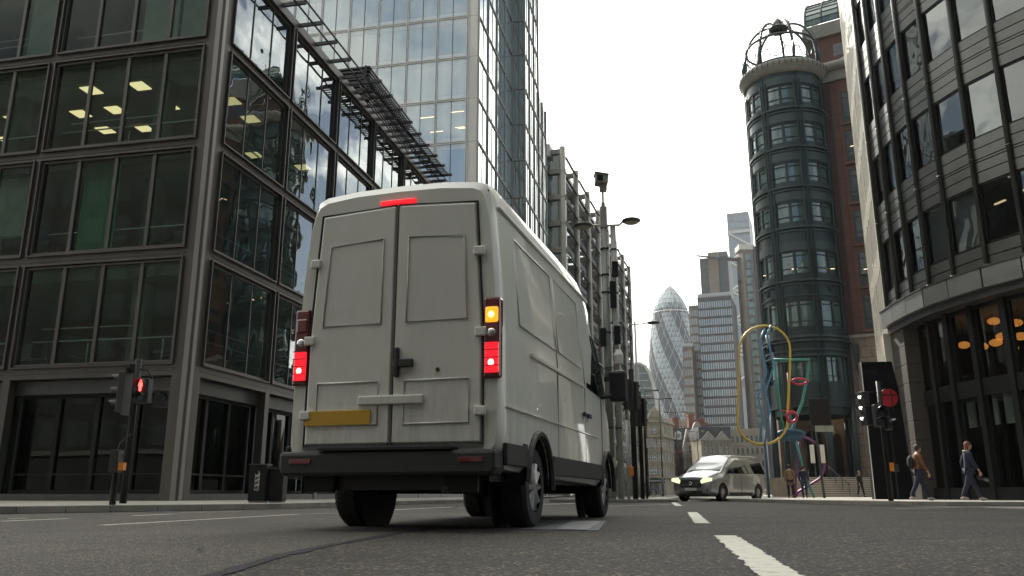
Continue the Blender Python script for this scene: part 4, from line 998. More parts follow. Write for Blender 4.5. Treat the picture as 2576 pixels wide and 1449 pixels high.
# ------------------------------------------------------------ cream facade
def cream():
    d = Vector((.354, .935)).normalized(); f = Fr((17.05, 35.7), (d.x, d.y), (-d.y, d.x)); rt = thing('cream_office_building', 'sunlit cream office block with upright fins, between red block and curved grey block', 'office building', (17.05, 35.7, .12))
    L_ = 14.4; H = 46; 
    MB().box(-.05, L_, -12, -.45, .12, H, f).build('core', 'black_metal', rt)
    c = MB(); z = 8.2
    FL = [8.2+3.9*i for i in range(10)]
    for z in FL: c.box(0, L_, -.45, 0, z-.55, z+.55, f)
    c.box(0, L_, -.45, .05, H-.6, H, f); c.box(0, .5, -.45, .02, .12, H, f).box(L_-.5, L_, -.45, .02, .12, H, f)
    for s_ in (4.9, 9.6): c.box(s_-.3, s_+.3, -.45, .02, .12, H, f)
    c.build('cladding', 'cream_facade', rt)
    fn = MB()
    for b0 in (.5, 5.2, 9.9):
        for k in range(1, 5): s_ = b0+k*4.1/5; fn.box(s_-.15, s_+.15, -.35, .012, 8.7, H-.6, f)
    fn.build('fin', 'cream_facade', rt)
    for i, z in enumerate(FL[:-1]):
        for b0 in (.5, 5.2, 9.9):
            MB().box(b0, b0+4.1, -.42, -.025, z+.55, z+3.35, f).build('window', 'red_glass', rt)
    lw = MB()
    for s_ in (0, 2.4, 4.9, 7.2, 9.6, 12): lw.box(s_, s_+.35, -.4, .06, .12, 7.7, f)
    lw.box(0, L_, -.4, .04, 4.0, 4.5, f); lw.build('lower_frame', 'cream_facade', rt)
    MB().box(.1, L_-.1, -.42, -.36, .3, 7.6, f).build('lower_glazing', 'red_glass', rt)
cream()

# ------------------------------------------------------------ curved grey office
def curved_office():
    PL = [(17.6, 37.6), (16.85, 36.3), (16.5, 35.0), (16.3, 33.5), (16.2, 32.1), (16.2, 30.7), (16.4, 29.3), (16.75, 27.75), (17.3, 26.4), (18.1, 25.0), (19.1, 23.8), (20.3, 22.8), (21.7, 22.1), (23.2, 21.7)][2:]
    rt = thing('curved_office_building', 'dark grey curved office block with shiny mullions above a glazed shopfront, far right', 'office building', (16.3, 30, .12))
    SEG = [(a, b) for a, b in zip(PL[:-1], PL[1:])]
    FR = []
    for a, b in SEG:
        d = Vector((b[0]-a[0], b[1]-a[1])); L_ = d.length; d.normalize(); FR.append((Fr(a, (d.x, d.y), (d.y, -d.x)), L_))
    ST = 3.94; S0 = 8.92; n = 6; H = S0+ST*n
    body = [(a, b) for a, b in PL]
    ins = [(x+.9, y+.25) for x, y in PL]
    ln, ml = MB(), MB()
    for i in range(n+1):
        sp = MB()
        for fr, L_ in FR:
            z0 = S0+ST*i; bot = (z0-ST+2.2) if i else 8.0
            if i == 0: cuts = [8.0, 8.46, 8.90]
            else: h = (z0-bot); cuts = [bot, bot+h*.25, bot+h*.47, bot+h*.53, bot+h*.76, z0]
            for c0, c1 in zip(cuts[:-1], cuts[1:]): sp.box(.0, L_, -.12, 0, c0+.02, c1-.02, fr)
            ln.box(0, L_, -.2, -.09, bot, z0, fr)
        sp.build('spandrel_panel', 'grey_clad', rt)
    for fr, L_ in FR:
        for e in (0,): ml.tube([fr.p(0, .07, 8.05), fr.p(0, .07, H)], .085, 8).box(-.05, .05, -.2, .05, 8.0, H, fr)
        for i in range(n): ml.tube([fr.p(0, .07, S0+ST*i-.8), fr.p(0, .07, S0+ST*i-.76)], .1, 8)
    ln.build('spandrel_backing', 'black_metal', rt); ml.build('mullion', 'grey_clad', rt, True)
    for j, (fr, L_) in enumerate(FR):
        for i in range(n):
            z0 = S0+ST*i; z1 = z0+2.2
            f = MB().box(.06, L_-.06, -.12, -.04, z0, z0+.06, fr).box(.06, L_-.06, -.12, -.04, z1-.06, z1, fr).box(.06, .13, -.12, -.04, z0, z1, fr).box(L_-.13, L_-.06, -.12, -.04, z0, z1, fr).build('window', 'black_metal', rt)
            w_ = rnd.uniform(-.006, .006)
            MB().face([fr.p(.1, -.08, z0+.03), fr.p(L_-.1, -.08, z0+.03), fr.p(L_-.1, -.08+w_, z1-.03), fr.p(.1, -.08-w_, z1-.03)]).build('pane', 'curved_glass', f)
            if (j*3+i*5) % 4 in (0, 1) or (j > 6 and i > 0) :
                h = (1.0, .45, .7, 1.0)[(j+i*2) % 4]
                MB().box(.12, L_-.12, -.2, -.18, z1-.05-2.1*h, z1-.05, fr).build('blind', 'pale_blind', f)
    # floors and rooms
    fl = MB(); back = [(30, 24), (30, 40), (19, 36.5)]
    poly = [(x+.22, y+.05) for x, y in PL]
    for z in [4.3, 7.2]+[S0-.6+ST*i for i in range(0, n+1)]: fl.prism([(x+(.85 if z < 7.5 else .22), y+.25*(z < 7.5)) for x, y in PL]+back, z-.2, z)
    fl.build('floor_slab', 'floor_slab', rt)
    wl = MB(); inn = [(x+4.2, y+1.6) for x, y in PL]
    for a, b in zip(inn[:-1], inn[1:]): wl.face([(*a, .12), (*b, .12), (*b, H), (*a, H)])
    wl.face([(PL[0][0]+.1, PL[0][1]+.1, .12), (24, 37.5, .12), (24, 37.5, H), (PL[0][0]+.1, PL[0][1]+.1, H)])
    wl.build('inner_wall', 'black_metal', rt)
    for j, i in ((3, 0), (6, 0), (3, 1)):
        fr, L_ = FR[j]; MB().cyl(fr.p(L_*.6, -1.0, 0), .35, S0-.6+ST*i*1.0, S0+ST*(i+1)-.8, 16).build('round_column', 'stone_pale', rt, True)
    for (j, i, d, e) in ((6, 0, -1.6, 1.9), (7, 0, -1.3, 2.0), (6, 0, -2.6, 1.5), (5, 0, -2.0, .5), (4, 0, -2.2, .5), (2, 4, -1.2, .5), (8, 0, -1.8, 1.8), (4, 0, -1.2, .4)):
        fr, L_ = FR[j]; MB().box(.1, .1+e, d, d+.09, S0+2.15+ST*i, S0+2.2+ST*i, fr).build('lit_tube', 'tube_light', rt)
    # roof edge
    MB().prism(poly+back, H+.1, H+.6).build('roof', 'dark_steel', rt)
    # podium band
    bd = MB(); bj = MB(); und = MB()
    for fr, L_ in FR:
        bd.plate([(0.004, 7.3), (L_-.004, 7.3), (L_-.004, 8.0), (.004, 8.0)], -.5, .38, fr); und.plate([(0, 7.02), (L_, 7.02), (L_, 7.3), (0, 7.3)], -.6, .16, fr)
        bj.box(-.05, L_+.05, -.4, .42, 8.0, 8.05, fr)
    bd.build('podium_band', 'grey_clad_light', rt); bj.build('band_capping', 'dark_steel', rt); und.build('soffit', 'dark_steel', rt)
    # shopfront: set back .55, two storeys high
    sf = MB(); m1 = MB(); m2 = MB(); md = MB()
    for k, (fr, L_) in enumerate(FR):
        if k >= 1: sf.box(-.11, .11, -.75, -.35, .12, 7.1, fr)
        if k >= 1:
            md.box(0, L_, -.7, -.45, 3.75, 4.35, fr); m1.box(0, L_, -.75, -.4, .12, .55, fr); m2.box(0, L_, -.7, -.5, 6.9, 7.1, fr)
            for z0, z1 in ((.55, 3.75), (4.35, 6.9)):
                f = MB().box(.11, .17, -.62, -.52, z0, z1, fr).box(L_-.17, L_-.11, -.62, -.52, z0, z1, fr).build('shop_window', 'black_metal', rt)
                MB().face([fr.p(.14, -.57, z0), fr.p(L_-.14, -.57, z0), fr.p(L_-.14, -.57, z1), fr.p(.14, -.57, z1)]).build('pane', 'shop_glass', f)
        if k in (2, 3, 4, 6, 7):
            MB().box(.2, L_-.2, -1.2, -1.15, 2.75, 3.7, fr).build('ceiling_bulkhead', 'pale_blind', rt)
    sf.build('shopfront_post', 'black_metal', rt); md.build('shopfront_rail', 'black_metal', rt); m1.build('shopfront_sill', 'black_metal', rt); m2.build('shopfront_head', 'black_metal', rt)
    fr, L_ = FR[0]; p = MB()
    for i in range(9): p.box(.0, L_+.1, -.6, .06, .12+i*.77+.01, .12+(i+1)*.77-.01, fr)
    p.build('granite_pier', 'granite', rt, bevel=.01)
    # bright upright steel fin at the street end
    MB().box(-.22, -.08, -.05, .34, .12, 7.1, fr).build('corner_fin', 'cream_facade', rt)
    for (j, d, s_) in ((5, -1.5, .3), (7, -1.3, 1.0)): 
        fr, L_ = FR[j]; MB().tube([fr.p(s_, d, .2), fr.p(s_, d, 7)], .06, 6).build('inner_pipe', 'pale_steel', rt)
    return FR
FRC = curved_office()
# orange globe pendants seen through the shopfront
spots = [(2395, 868), (2425, 868), (2505, 862), (2500, 808), (2556, 812), (2522, 846), (2568, 846), (2470, 872), (2546, 876)]
for i, (x, y) in enumerate(spots):
    Y = (32.8, 32.2, 30.6, 30.7, 29.8, 30.4, 29.6, 31.3, 29.9)[i]; p = at(x, y, Y)
    labs = ['leftmost orange globe lamp in the shopfront', 'second orange globe lamp from the left in the shopfront', 'orange globe lamp low beside the pale pipe in the shopfront', 'topmost left orange globe lamp in the shopfront', 'topmost right orange globe lamp in the shopfront', 'orange globe lamp between the two topmost ones and lower', 'orange globe lamp at the right edge of the photo', 'orange globe lamp half hidden by a dark post', 'lowest right orange globe lamp in the shopfront']
    t = thing('pendant_lamp', labs[i], 'lamp', tuple(p), 'orange globe lamps in the shopfront')
    MB().sph(p, .20, 14, 8, (1.15, 1.15, .72)).build('globe', 'lamp_globe', t, True); MB().tube([p+Vector((0, 0, .13)), Vector((p.x, p.y, 7.0))], .012, 5).cyl(p, .05, p.z+.12, p.z+.2, 8).build('cord', 'black_metal', t)
def shell_chair():
    p = at(2416, 958, 32.2); z = 4.32; t = thing('shell_chair', 'white plastic shell chair upstairs behind the shopfront glass', 'chair', (p.x, p.y, z)); x, y = p.x, p.y
    s = MB(); 
    pr = [(.22, .46), (.1, .44), (-.12, .44), (-.2, .5), (-.25, .66), (-.28, .84)]
    n = len(pr)
    for th in (0, .012):
        for (a, za), (b, zb) in zip(pr[:-1], pr[1:]):
            for k in range(4):
                u0, u1 = -.23+.115*k, -.23+.115*(k+1); c0, c1 = .12*(abs(u0)/.23)**2*.5, .12*(abs(u1)/.23)**2*.5
                s.face([(x+a, y+u0, z+za+c0+th), (x+a, y+u1, z+za+c1+th), (x+b, y+u1, z+zb+c1*.4+th), (x+b, y+u0, z+zb+c0*.4+th)])
    s.build('seat_shell', 'white_paint', t, True)
    for dx, dy in ((-.2, -.2), (.2, -.2), (.2, .2), (-.2, .2)): MB().tube([(x+dx*.3, y+dy*.3, z+.43), (x+dx, y+dy, z)], .012, 6).build('leg', 'pale_steel', t)
shell_chair()

# ------------------------------------------------------------ vehicles
def cut(o, cutters):
    """boolean out the cutters, then keep the evaluated mesh"""
    import bmesh
    for q in [o]+cutters:
        bm = bmesh.new(); bm.from_mesh(q.data); bmesh.ops.remove_doubles(bm, verts=bm.verts, dist=1e-5); bmesh.ops.triangulate(bm, faces=[f_ for f_ in bm.faces if len(f_.verts) > 4]); bmesh.ops.recalc_face_normals(bm, faces=bm.faces); bm.to_mesh(q.data); bm.free()
    bpy.context.view_layer.update()
    for c in cutters:
        m = o.modifiers.new('cut', 'BOOLEAN'); m.operation = 'DIFFERENCE'; m.object = c; m.solver = 'EXACT'
    dg = bpy.context.evaluated_depsgraph_get(); me = bpy.data.meshes.new_from_object(o.evaluated_get(dg))
    o.modifiers.clear(); o.data = me
    for c in cutters: bpy.data.objects.remove(c)
    return o
def loft(sections, name, m, parent):
    """sections: list of (y, [(x, z)...]) closed rings of equal count"""
    b = MB(); n = len(sections[0][1])
    for y, ring in sections: b.v += [(x, y, z) for x, z in ring]
    for j in range(len(sections)-1):
        for k in range(n): b.f.append((j*n+k, j*n+(k+1) % n, (j+1)*n+(k+1) % n, (j+1)*n+k))
    b.f += [tuple(range(n-1, -1, -1)), tuple(range((len(sections)-1)*n, len(sections)*n))]
    return b.build(name, m, parent)
def ring(w_, zb, zt, zs_, tw, r=.12, crown=.04):
    """half width, bottom, top, shoulder height, roof half width"""
    h = [(0, zb), (w_-r*.6, zb), (w_-.02, zb+r*.5), (w_, zb+r*1.4), (w_, zb+(zs_-zb)*.5), (w_-.006, zs_), (w_+(tw-w_)*.35, zs_+(zt-zs_)*.4), (w_+(tw-w_)*.72, zs_+(zt-zs_)*.78-r*.1), (tw-.01, zt-r), (tw-r*.35, zt-r*.33), (tw-r, zt), (tw*.5, zt+crown*.8), (0, zt+crown)]
    return [(x, z) for x, z in h]+[(-x, z) for x, z in h[-2:0:-1]]
def wheel(parent, x, y, r, w_, side, name='wheel'):
    b = MB(); n = 28; prof = [(r*.62, -w_/2), (r*.93, -w_/2), (r, -w_*.36), (r, w_*.36), (r*.93, w_/2), (r*.62, w_/2)]
    for j in range(len(prof)-1):
        for k in range(n):
            q0, q1 = 2*math.pi*k/n, 2*math.pi*(k+1)/n; (r0, d0), (r1, d1) = prof[j], prof[j+1]
            b.face([(x+d0, y+r0*math.cos(q0), r+r0*math.sin(q0)), (x+d1, y+r1*math.cos(q0), r+r1*math.sin(q0)), (x+d1, y+r1*math.cos(q1), r+r1*math.sin(q1)), (x+d0, y+r0*math.cos(q1), r+r0*math.sin(q1))])
    for k in range(56):
        q = 2*math.pi*k/56
        for d0, d1 in ((-w_*.36, -w_*.12), (-w_*.06, w_*.06), (w_*.12, w_*.36)):
            o_ = q+(.02 if d0 < 0 else -.02); b.tube([(x+d0, y+r*1.0*math.cos(o_), r+r*1.0*math.sin(o_)), (x+d1, y+r*1.0*math.cos(o_+.03), r+r*1.0*math.sin(o_+.03))], r*.022, 4)
    wh = b.build(name, 'rubber', parent, 2)
    a = MB(); f = x+side*w_*.30
    a.tube([(x-side*w_*.3, y, r), (f, y, r)], r*.62, 24)
    for k in range(10):
        q = 2*math.pi*k/10; a.tube([(f+side*.02, y+r*.1*math.cos(q), r+r*.1*math.sin(q)), (f+side*.015, y+r*.6*math.cos(q), r+r*.6*math.sin(q))], .035*r/.35, 5)
    a.tube([(f, y, r), (f+side*.05, y, r)], r*.16, 12); a.build('hub', 'alloy', wh, 2)
    return wh
def delivery_van():
    t = thing('delivery_van', 'tall white delivery van seen from behind, its orange and red rear lights lit', 'van', (0, 0, 0))
    # local: x right, y forward from the rear bumper, z up
    L_, W2, H = 6.05, .985, 2.98
    S = [(0.0, ring(W2-.05, .62, H-.10, 1.6, .83)), (.05, ring(W2-.012, .56, H-.03, 1.6, .86)), (.16, ring(W2, .50, H, 1.6, .87)), (1.2, ring(W2, .46, H+.01, 1.6, .87)), (2.6, ring(W2+.005, .44, H+.02, 1.6, .875)), (3.9, ring(W2+.005, .42, H, 1.6, .87)), (4.35, ring(W2, .40, H-.06, 1.55, .85)), (4.60, ring(W2, .40, H-.24, 1.5, .81)),
         (4.85, ring(W2, .40, 2.40, 1.45, .77)), (5.10, ring(W2-.005, .40, 1.98, 1.36, .73)), (5.30, ring(W2-.02, .40, 1.60, 1.25, .76, .1)), (5.55, ring(W2-.05, .40, 1.38, 1.12, .76, .1)), (5.85, ring(W2-.13, .40, 1.20, 1.0, .68, .1)), (6.0, ring(W2-.25, .44, 1.0, .86, .55, .1)), (L_, ring(W2-.36, .5, .86, .78, .5, .08))]
    body = loft(S, 'body', 'van_white', t)
    cs = []
    for y in (1.2, 4.95):
        for s_ in (-1, 1):
            c = MB().tube([(s_*.62, y, .37), (s_*1.2, y, .37)], .45, 28).build('cutter', 'van_white', t); cs.append(c)
    c = MB().box(-.8, .8, .4, 5.6, .3, .62).build('cutter', 'van_white', t); cs.append(c)
    cut(body, cs); sharp(body, 32)
    MB().box(-.78, .78, .3, 5.5, .40, .64).box(-.55, .55, .05, .6, .33, .55).tube([(-.7, 1.2, .37), (.7, 1.2, .37)], .07, 8).tube([(-.7, 4.95, .37), (.7, 4.95, .37)], .07, 8).tube([(.45, .9, .36), (.45, 2.6, .36)], .09, 8).build('chassis', 'plastic_black', t)
    for y in (1.2, 4.95):
        for s_ in (-1, 1):
            ar = MB()
            pts = [(y+.47*math.cos(a), .37+.47*math.sin(a)) for a in [i*math.pi/14-.08 for i in range(15)]]
            ar.tube([(s_*(W2+.012), p, q) for p, q in pts], .032, 6); ar.build('arch_trim', 'plastic_black', t)
    for y in (1.2, 4.95):
        for s_ in (-1, 1):
            ln = MB(); n = 26
            for k in range(n):
                q0, q1 = 2*math.pi*k/n, 2*math.pi*(k+1)/n; P_ = lambda x, q, r_=.444: (s_*x, y+r_*math.cos(q), .37+r_*math.sin(q))
                if .37+.444*math.sin((q0+q1)/2) > .41: ln.face([P_(.63, q0), P_(.965, q0), P_(.965, q1), P_(.63, q1)])
                ln.face([(s_*.63, y, .37), P_(.63, q0), P_(.63, q1)])
            ln.build('wheel_arch_liner', 'rubber', t)
    for y in (1.2, 4.95):
        for s_ in (-1, 1): wheel(t, s_*(W2-.16), y, .36, .24, s_)
    # rear doors: seam lines, hinges, handle, recessed panels
    def rear(z): return .0
    d = MB(); 
    for s_ in (-1, 1):
        pl = [(s_*.012, .70), (s_*.80, .70), (s_*.80, 1.6), (s_*.735, 2.74), (s_*.012, 2.78)]
        MB().plate([(x, z) for x, z in (pl if s_ > 0 else pl[::-1])], -.022, .03).build('rear_door', 'van_white', t, bevel=.014)
    for s_ in (-1, 1):
        dp = MB()
        # raised pressing around the blanked window and lower panel
        a = [(s_*.12, 1.72), (s_*.68, 1.72), (s_*.64, 2.45), (s_*.12, 2.48)]; c = [(s_*.12, .86), (s_*.70, .86), (s_*.70, 1.22), (s_*.12, 1.22)]
        for q in (a, c): dp.tube([(x, -.024, z) for x, z in q], .010, 6, closed=True)
        dp.build('door_pressing', 'van_white', t, True)
    for s_ in (-1, 1):
        MB().tube([(s_*.018, -.004, .69), (s_*.815, -.004, .69), (s_*.815, -.004, 1.6), (s_*.75, -.004, 2.755), (s_*.018, -.004, 2.795)], .011, 5, closed=True).build('door_seal', 'rubber', t)
        MB().tube([(s_*.42, -.03, 1.30), (s_*.42, -.022, 1.30)], .018, 10).build('lock_cap', 'plastic_black', t) if s_ > 0 else None
    MB().tube([(-.84, .05, 2.86), (.84, .05, 2.86)], .012, 5).build('roof_seam', 'van_seam', t)
    sm = MB().box(-.010, .010, -.026, .0, .7, 2.78); sm.box(-.82, .82, -.012, .0, .665, .695); sm.build('door_seam', 'van_seam', t)
    h = MB()
    for s_ in (-1, 1):
        for z in (.95, 1.6, 2.3): h.box(s_*.80-.05+(-.02 if z > 2 else 0)*s_, s_*.80+.05+(-.02 if z > 2 else 0)*s_, -.05, -.01, z-.04, z+.04)
    h.build('hinge', 'van_white', t, bevel=.012)
    MB().box(.03, .07, -.065, -.02, 1.25, 1.5).box(.02, .20, -.06, -.022, 1.33, 1.40).build('door_handle', 'plastic_black', t, bevel=.01)
    MB().box(-.30, .30, -.05, -.02, 1.02, 1.10).build('plate_lamp_strip', 'van_white', t, bevel=.012)
    MB().box(-.80, -.18, -.040, -.022, .86, .985).build('number_plate', 'plate_yellow', t, bevel=.004)
    # lamps: tall clusters at both corners
    for s_ in (-1, 1):
        x0, x1 = sorted((s_*.825, s_*.955))
        cl = MB().box(x0-.006, x1+.01, -.026, .09, 1.21, 1.89).build('tail_lamp', 'lens_dark', t, bevel=.02)
        MB().box(x0+.006, x1, -.034, .06, 1.25, 1.51).build('red_lens', 'tail_red', cl, bevel=.012)
        if s_ > 0: MB().box(x0+.008, x1-.002, -.036, .06, 1.67, 1.81).build('amber_lens', 'tail_amber', cl, bevel=.02)
        else: MB().box(x0+.008, x1-.002, -.034, .06, 1.67, 1.81).build('amber_lens', 'lens_dark', cl, bevel=.02)
    for s_ in (-1, 1):
        gl = MB()
        for z in (1.25, 1.315, 1.38, 1.445, 1.51): gl.box(*sorted((s_*.832, s_*.956)), -.040, -.033, z-.003, z+.003)
        gl.build('lens_rib', 'lens_dark', t)
        MB().sph((s_*.89, -.03, 1.34), .030, 10, 6, (1, .5, 1)).build('brake_bulb', 'bulb_red', t, True)
        MB().sph((s_*.89, -.03, 1.59), .034, 12, 6, (1.2, .3, 1)).build('reversing_lens', 'chrome', t, True)
    MB().sph((.89, -.034, 1.74), .026, 10, 6, (1, .5, 1)).build('indicator_bulb', 'bulb_amber', t, True)
    MB().box(-.17, .17, -.03, .03, 2.80, 2.84).build('high_brake_lamp', 'tail_red', t, bevel=.008)
    MB().plate([(-.94, .44), (.94, .44), (.97, .50), (.97, .64), (-.97, .64), (-.97, .50)], -.14, .12).build('bumper', 'plastic_black', t, bevel=.03)
    MB().box(-.86, -.66, -.15, -.13, .54, .58).box(.66, .86, -.15, -.13, .54, .58).build('reflector', 'lens_dark', t, bevel=.004)
    MB().box(-.6, .6, -.16, .0, .645, .665).build('step_tread', 'rubber', t)
    # side: rub strip, rails, doors, flank pressings, windows, mirror
    for s_ in (-1, 1):
        x = s_*(W2+.012); 
        m = MB(); m.box(*sorted((x-.03, x+.012)), .62, .74 if 0 else .72, .55, .72)
        m.box(*sorted((x-.03, x+.012)), 1.72, 4.42, .47, .66).box(*sorted((x-.03, x+.012)), .06, .70, .52, .70).box(*sorted((x-.04, x+.004)), 5.45, 5.72, .5, .66); m.build('rub_strip', 'plastic_black', t, bevel=.012)
        MB().box(*sorted((s_*W2, s_*(W2+.022))), .9, 3.4, 1.52, 1.555).box(*sorted((s_*W2, s_*(W2+.02))), .1, 4.3, .98, 1.0).build('side_rail', 'van_white', t, bevel=.006)
        sw = MB()
        for (y0, y1) in ((.55, 1.95), (2.1, 3.35)):
            xx = lambda z: s_*(W2-.006-(W2-.87)*max(0, (z-1.6)/(H-1.6))*.92+.008)
            sw.tube([(xx(z), y, z) for y, z in ((y0, 1.75), (y1, 1.75), (y1, 2.55), (y0, 2.55))], .013, 6, closed=True)
        sw.build('side_pressing', 'van_white', t, True)
        gs = MB(); xx = lambda z: s_*(W2-.006-(W2-.87)*max(0, (z-1.6)/(H-1.6))*.92+.004)
        gs.tube([(xx(2.72), .12, 2.72), (xx(2.74), 4.2, 2.74)], .022, 6); gs.build('roof_gutter', 'van_white', t, True)
        ds = MB()
        for y in (3.48, 2.02): ds.tube([(s_*(W2+.001), y, .66), (s_*(W2+.001), y, 1.6), (xx(2.5)-.004*s_, y, 2.5)], .007, 4)
        ds.tube([(s_*(W2+.001), 4.62, .5), (s_*(W2+.001), 4.62, 1.4), (xx(2.25), 4.45, 2.25)], .007, 4); ds.build('side_door_seam', 'van_seam', t)
        MB().box(*sorted((x, x+s_*.03)), 3.56, 3.72, 1.18, 1.23).box(*sorted((x, x+s_*.03)), 3.3, 3.42, 1.18, 1.23).build('door_handle', 'plastic_black', t, bevel=.008)
        w_ = MB(); q = [(3.62, 1.55), (4.78, 1.52), (4.98, 1.58), (4.68, 2.16), (4.45, 2.30), (3.62, 2.32)]
        w_.face([(s_*(W2+.004-(.13)*max(0, (z-1.5)/1.5)+.004), y, z) for y, z in q]); w_.build('side_window', 'car_glass', t)
        a = MB().tube([(s_*.96, 4.82, 1.56), (s_*1.16, 4.9, 1.60)], .035, 6).build('mirror_arm', 'plastic_black', t)
        MB().box(*sorted((s_*1.06, s_*1.30)), 4.84, 4.98, 1.50, 1.92).build('mirror_housing', 'plastic_black', a, bevel=.04)
        MB().box(*sorted((s_*.62, s_*.80)), 5.86, 5.97, .78, 1.02).build('head_lamp', 'head_lamp', t, bevel=.03)
    MB().face([(-.70, 4.66, 2.70), (.70, 4.66, 2.70), (.84, 5.25, 1.74), (-.84, 5.25, 1.74)]).build('windscreen', 'car_glass', t)
    for s_ in (-1, 1): MB().box(*sorted((s_*.50, s_*.78)), -.02, .03, .31, .60).build('mud_flap', 'rubber', t)
    MB().tube([(.5, -.02, .33), (.5, .5, .36)], .035, 8).build('exhaust_pipe', 'dark_steel', t)
    p = at(1001, 1243, 7.2); t.location = (VX, VY, 0); t.rotation_euler = (0, 0, -math.atan2(.295, 1)); t.scale = (1.07, 1.03, 1.08); return t
VX, VY = -1.09, 7.45
delivery_van()

def people_carrier():
    t = thing('people_carrier', 'silver people carrier coming round the bend with its headlights on', 'car', (0, 0, 0)); W2, H = .96, 1.88
    # local: front bumper at y=0 facing -y, body runs to +y
    S = [(0, ring(W2-.30, .34, .78, .66, .5, .08)), (.07, ring(W2-.14, .26, .92, .74, .66, .1)), (.3, ring(W2-.03, .22, 1.02, .84, .74, .1)), (.95, ring(W2, .22, 1.14, .95, .80, .1)), (1.15, ring(W2, .22, 1.20, 1.0, .80, .1)), (1.55, ring(W2, .22, 1.50, 1.05, .78, .1)), (1.95, ring(W2, .22, 1.76, 1.05, .75, .1)), (2.35, ring(W2, .22, H-.02, 1.05, .74, .12)),
         (3.2, ring(W2, .22, H+.02, 1.05, .75, .12)), (4.4, ring(W2, .22, H, 1.05, .75, .12)), (4.95, ring(W2-.01, .26, H-.06, 1.05, .73, .12)), (5.12, ring(W2-.08, .34, 1.2, 1.0, .7, .1)), (5.15, ring(W2-.15, .4, 1.0, .9, .6, .08))]
    body = loft(S, 'body', 'car_silver', t); cs = []
    for y in (.92, 4.15):
        for s_ in (-1, 1): cs.append(MB().tube([(s_*.66, y, .34), (s_*1.2, y, .34)], .40, 26).build('cutter', 'car_silver', t))
    cut(body, cs); sharp(body, 32)
    for y in (.92, 4.15):
        for s_ in (-1, 1): wheel(t, s_*(W2-.12), y, .335, .22, s_)
    MB().box(-.8, .8, .3, 4.9, .2, .36).build('underbody', 'plastic_black', t)
    MB().face([(-.70, 1.18, 1.27), (.70, 1.18, 1.27), (.66, 2.2, 1.87), (-.66, 2.2, 1.87)]).build('windscreen', 'car_glass', t)
    for s_ in (-1, 1):
        X = lambda z: s_*(W2+.004-(W2-.75)*max(0, (z-1.05)/(H-1.05))*.93+.012)
        w_ = MB().face([(X(z), y, z) for y, z in ((1.35, 1.12), (4.9, 1.14), (4.75, 1.66), (2.35, 1.70), (1.95, 1.55))]); w_.build('side_window', 'car_glass', t)
        MB().tube([(X(1.08), 1.2, 1.08), (X(1.08), 4.9, 1.09)], .012, 5).tube([(s_*.72, 2.3, H-.02), (s_*.72, 4.7, H)], .02, 6).build('chrome_trim', 'chrome', t)
        MB().box(*sorted((s_*(W2-.01), s_*(W2+.012))), 1.5, 3.6, .24, .36).build('sill', 'plastic_black', t, bevel=.01)
        MB().tube([(s_*(W2+.004), y, z) for y, z in ((2.55, .4), (2.55, 1.05))], .005, 4).tube([(s_*(W2+.004), y, z) for y, z in ((3.65, .8), (3.65, 1.05))], .005, 4).build('door_seam', 'black_metal', t)
        h = MB().plate([(s_*.50, .70), (s_*.86, .80), (s_*.84, .92), (s_*.62, .94), (s_*.46, .80)][::s_], -.03, .30).build('head_lamp', 'head_lamp', t)
        MB().tube([(s_*.9, 1.55, 1.12), (s_*1.02, 1.55, 1.15)], .03, 6).sph((s_*1.06, 1.55, 1.2), .1, 10, 7, (1, .6, 1)).build('mirror', 'plastic_black', t, True)
        MB().box(*sorted((s_*.45, s_*.74)), .02, .16, .40, .52).build('lower_intake', 'plastic_black', t, bevel=.02)
    g_ = MB()
    for i in range(4): g_.box(-.42, .42, -.02, .08, .60+i*.065, .63+i*.065)
    g_.sph((0, -.02, .70), .085, 12, 8, (1, .25, 1)); g_.build('grille', 'chrome', t)
    MB().plate([(-.46, .54), (.46, .54), (.52, .72), (.42, .86), (-.42, .86), (-.52, .72)], -.004, .1).box(-.5, .5, -.0, .1, .30, .42).build('grille_opening', 'plastic_black', t)
    MB().box(-.26, .26, -.03, .0, .42, .53).build('number_plate', 'stone_pale', t)
    MB().box(-.55, .55, 1.15, 1.4, 1.2, 1.23).build('scuttle', 'plastic_black', t)
    t.location = (8.1, 38.2, 0); t.rotation_euler = (0, 0, -math.atan2(.70, .70)*.92); t.scale = (1.12, 1.12, 1.12); return t
people_carrier()

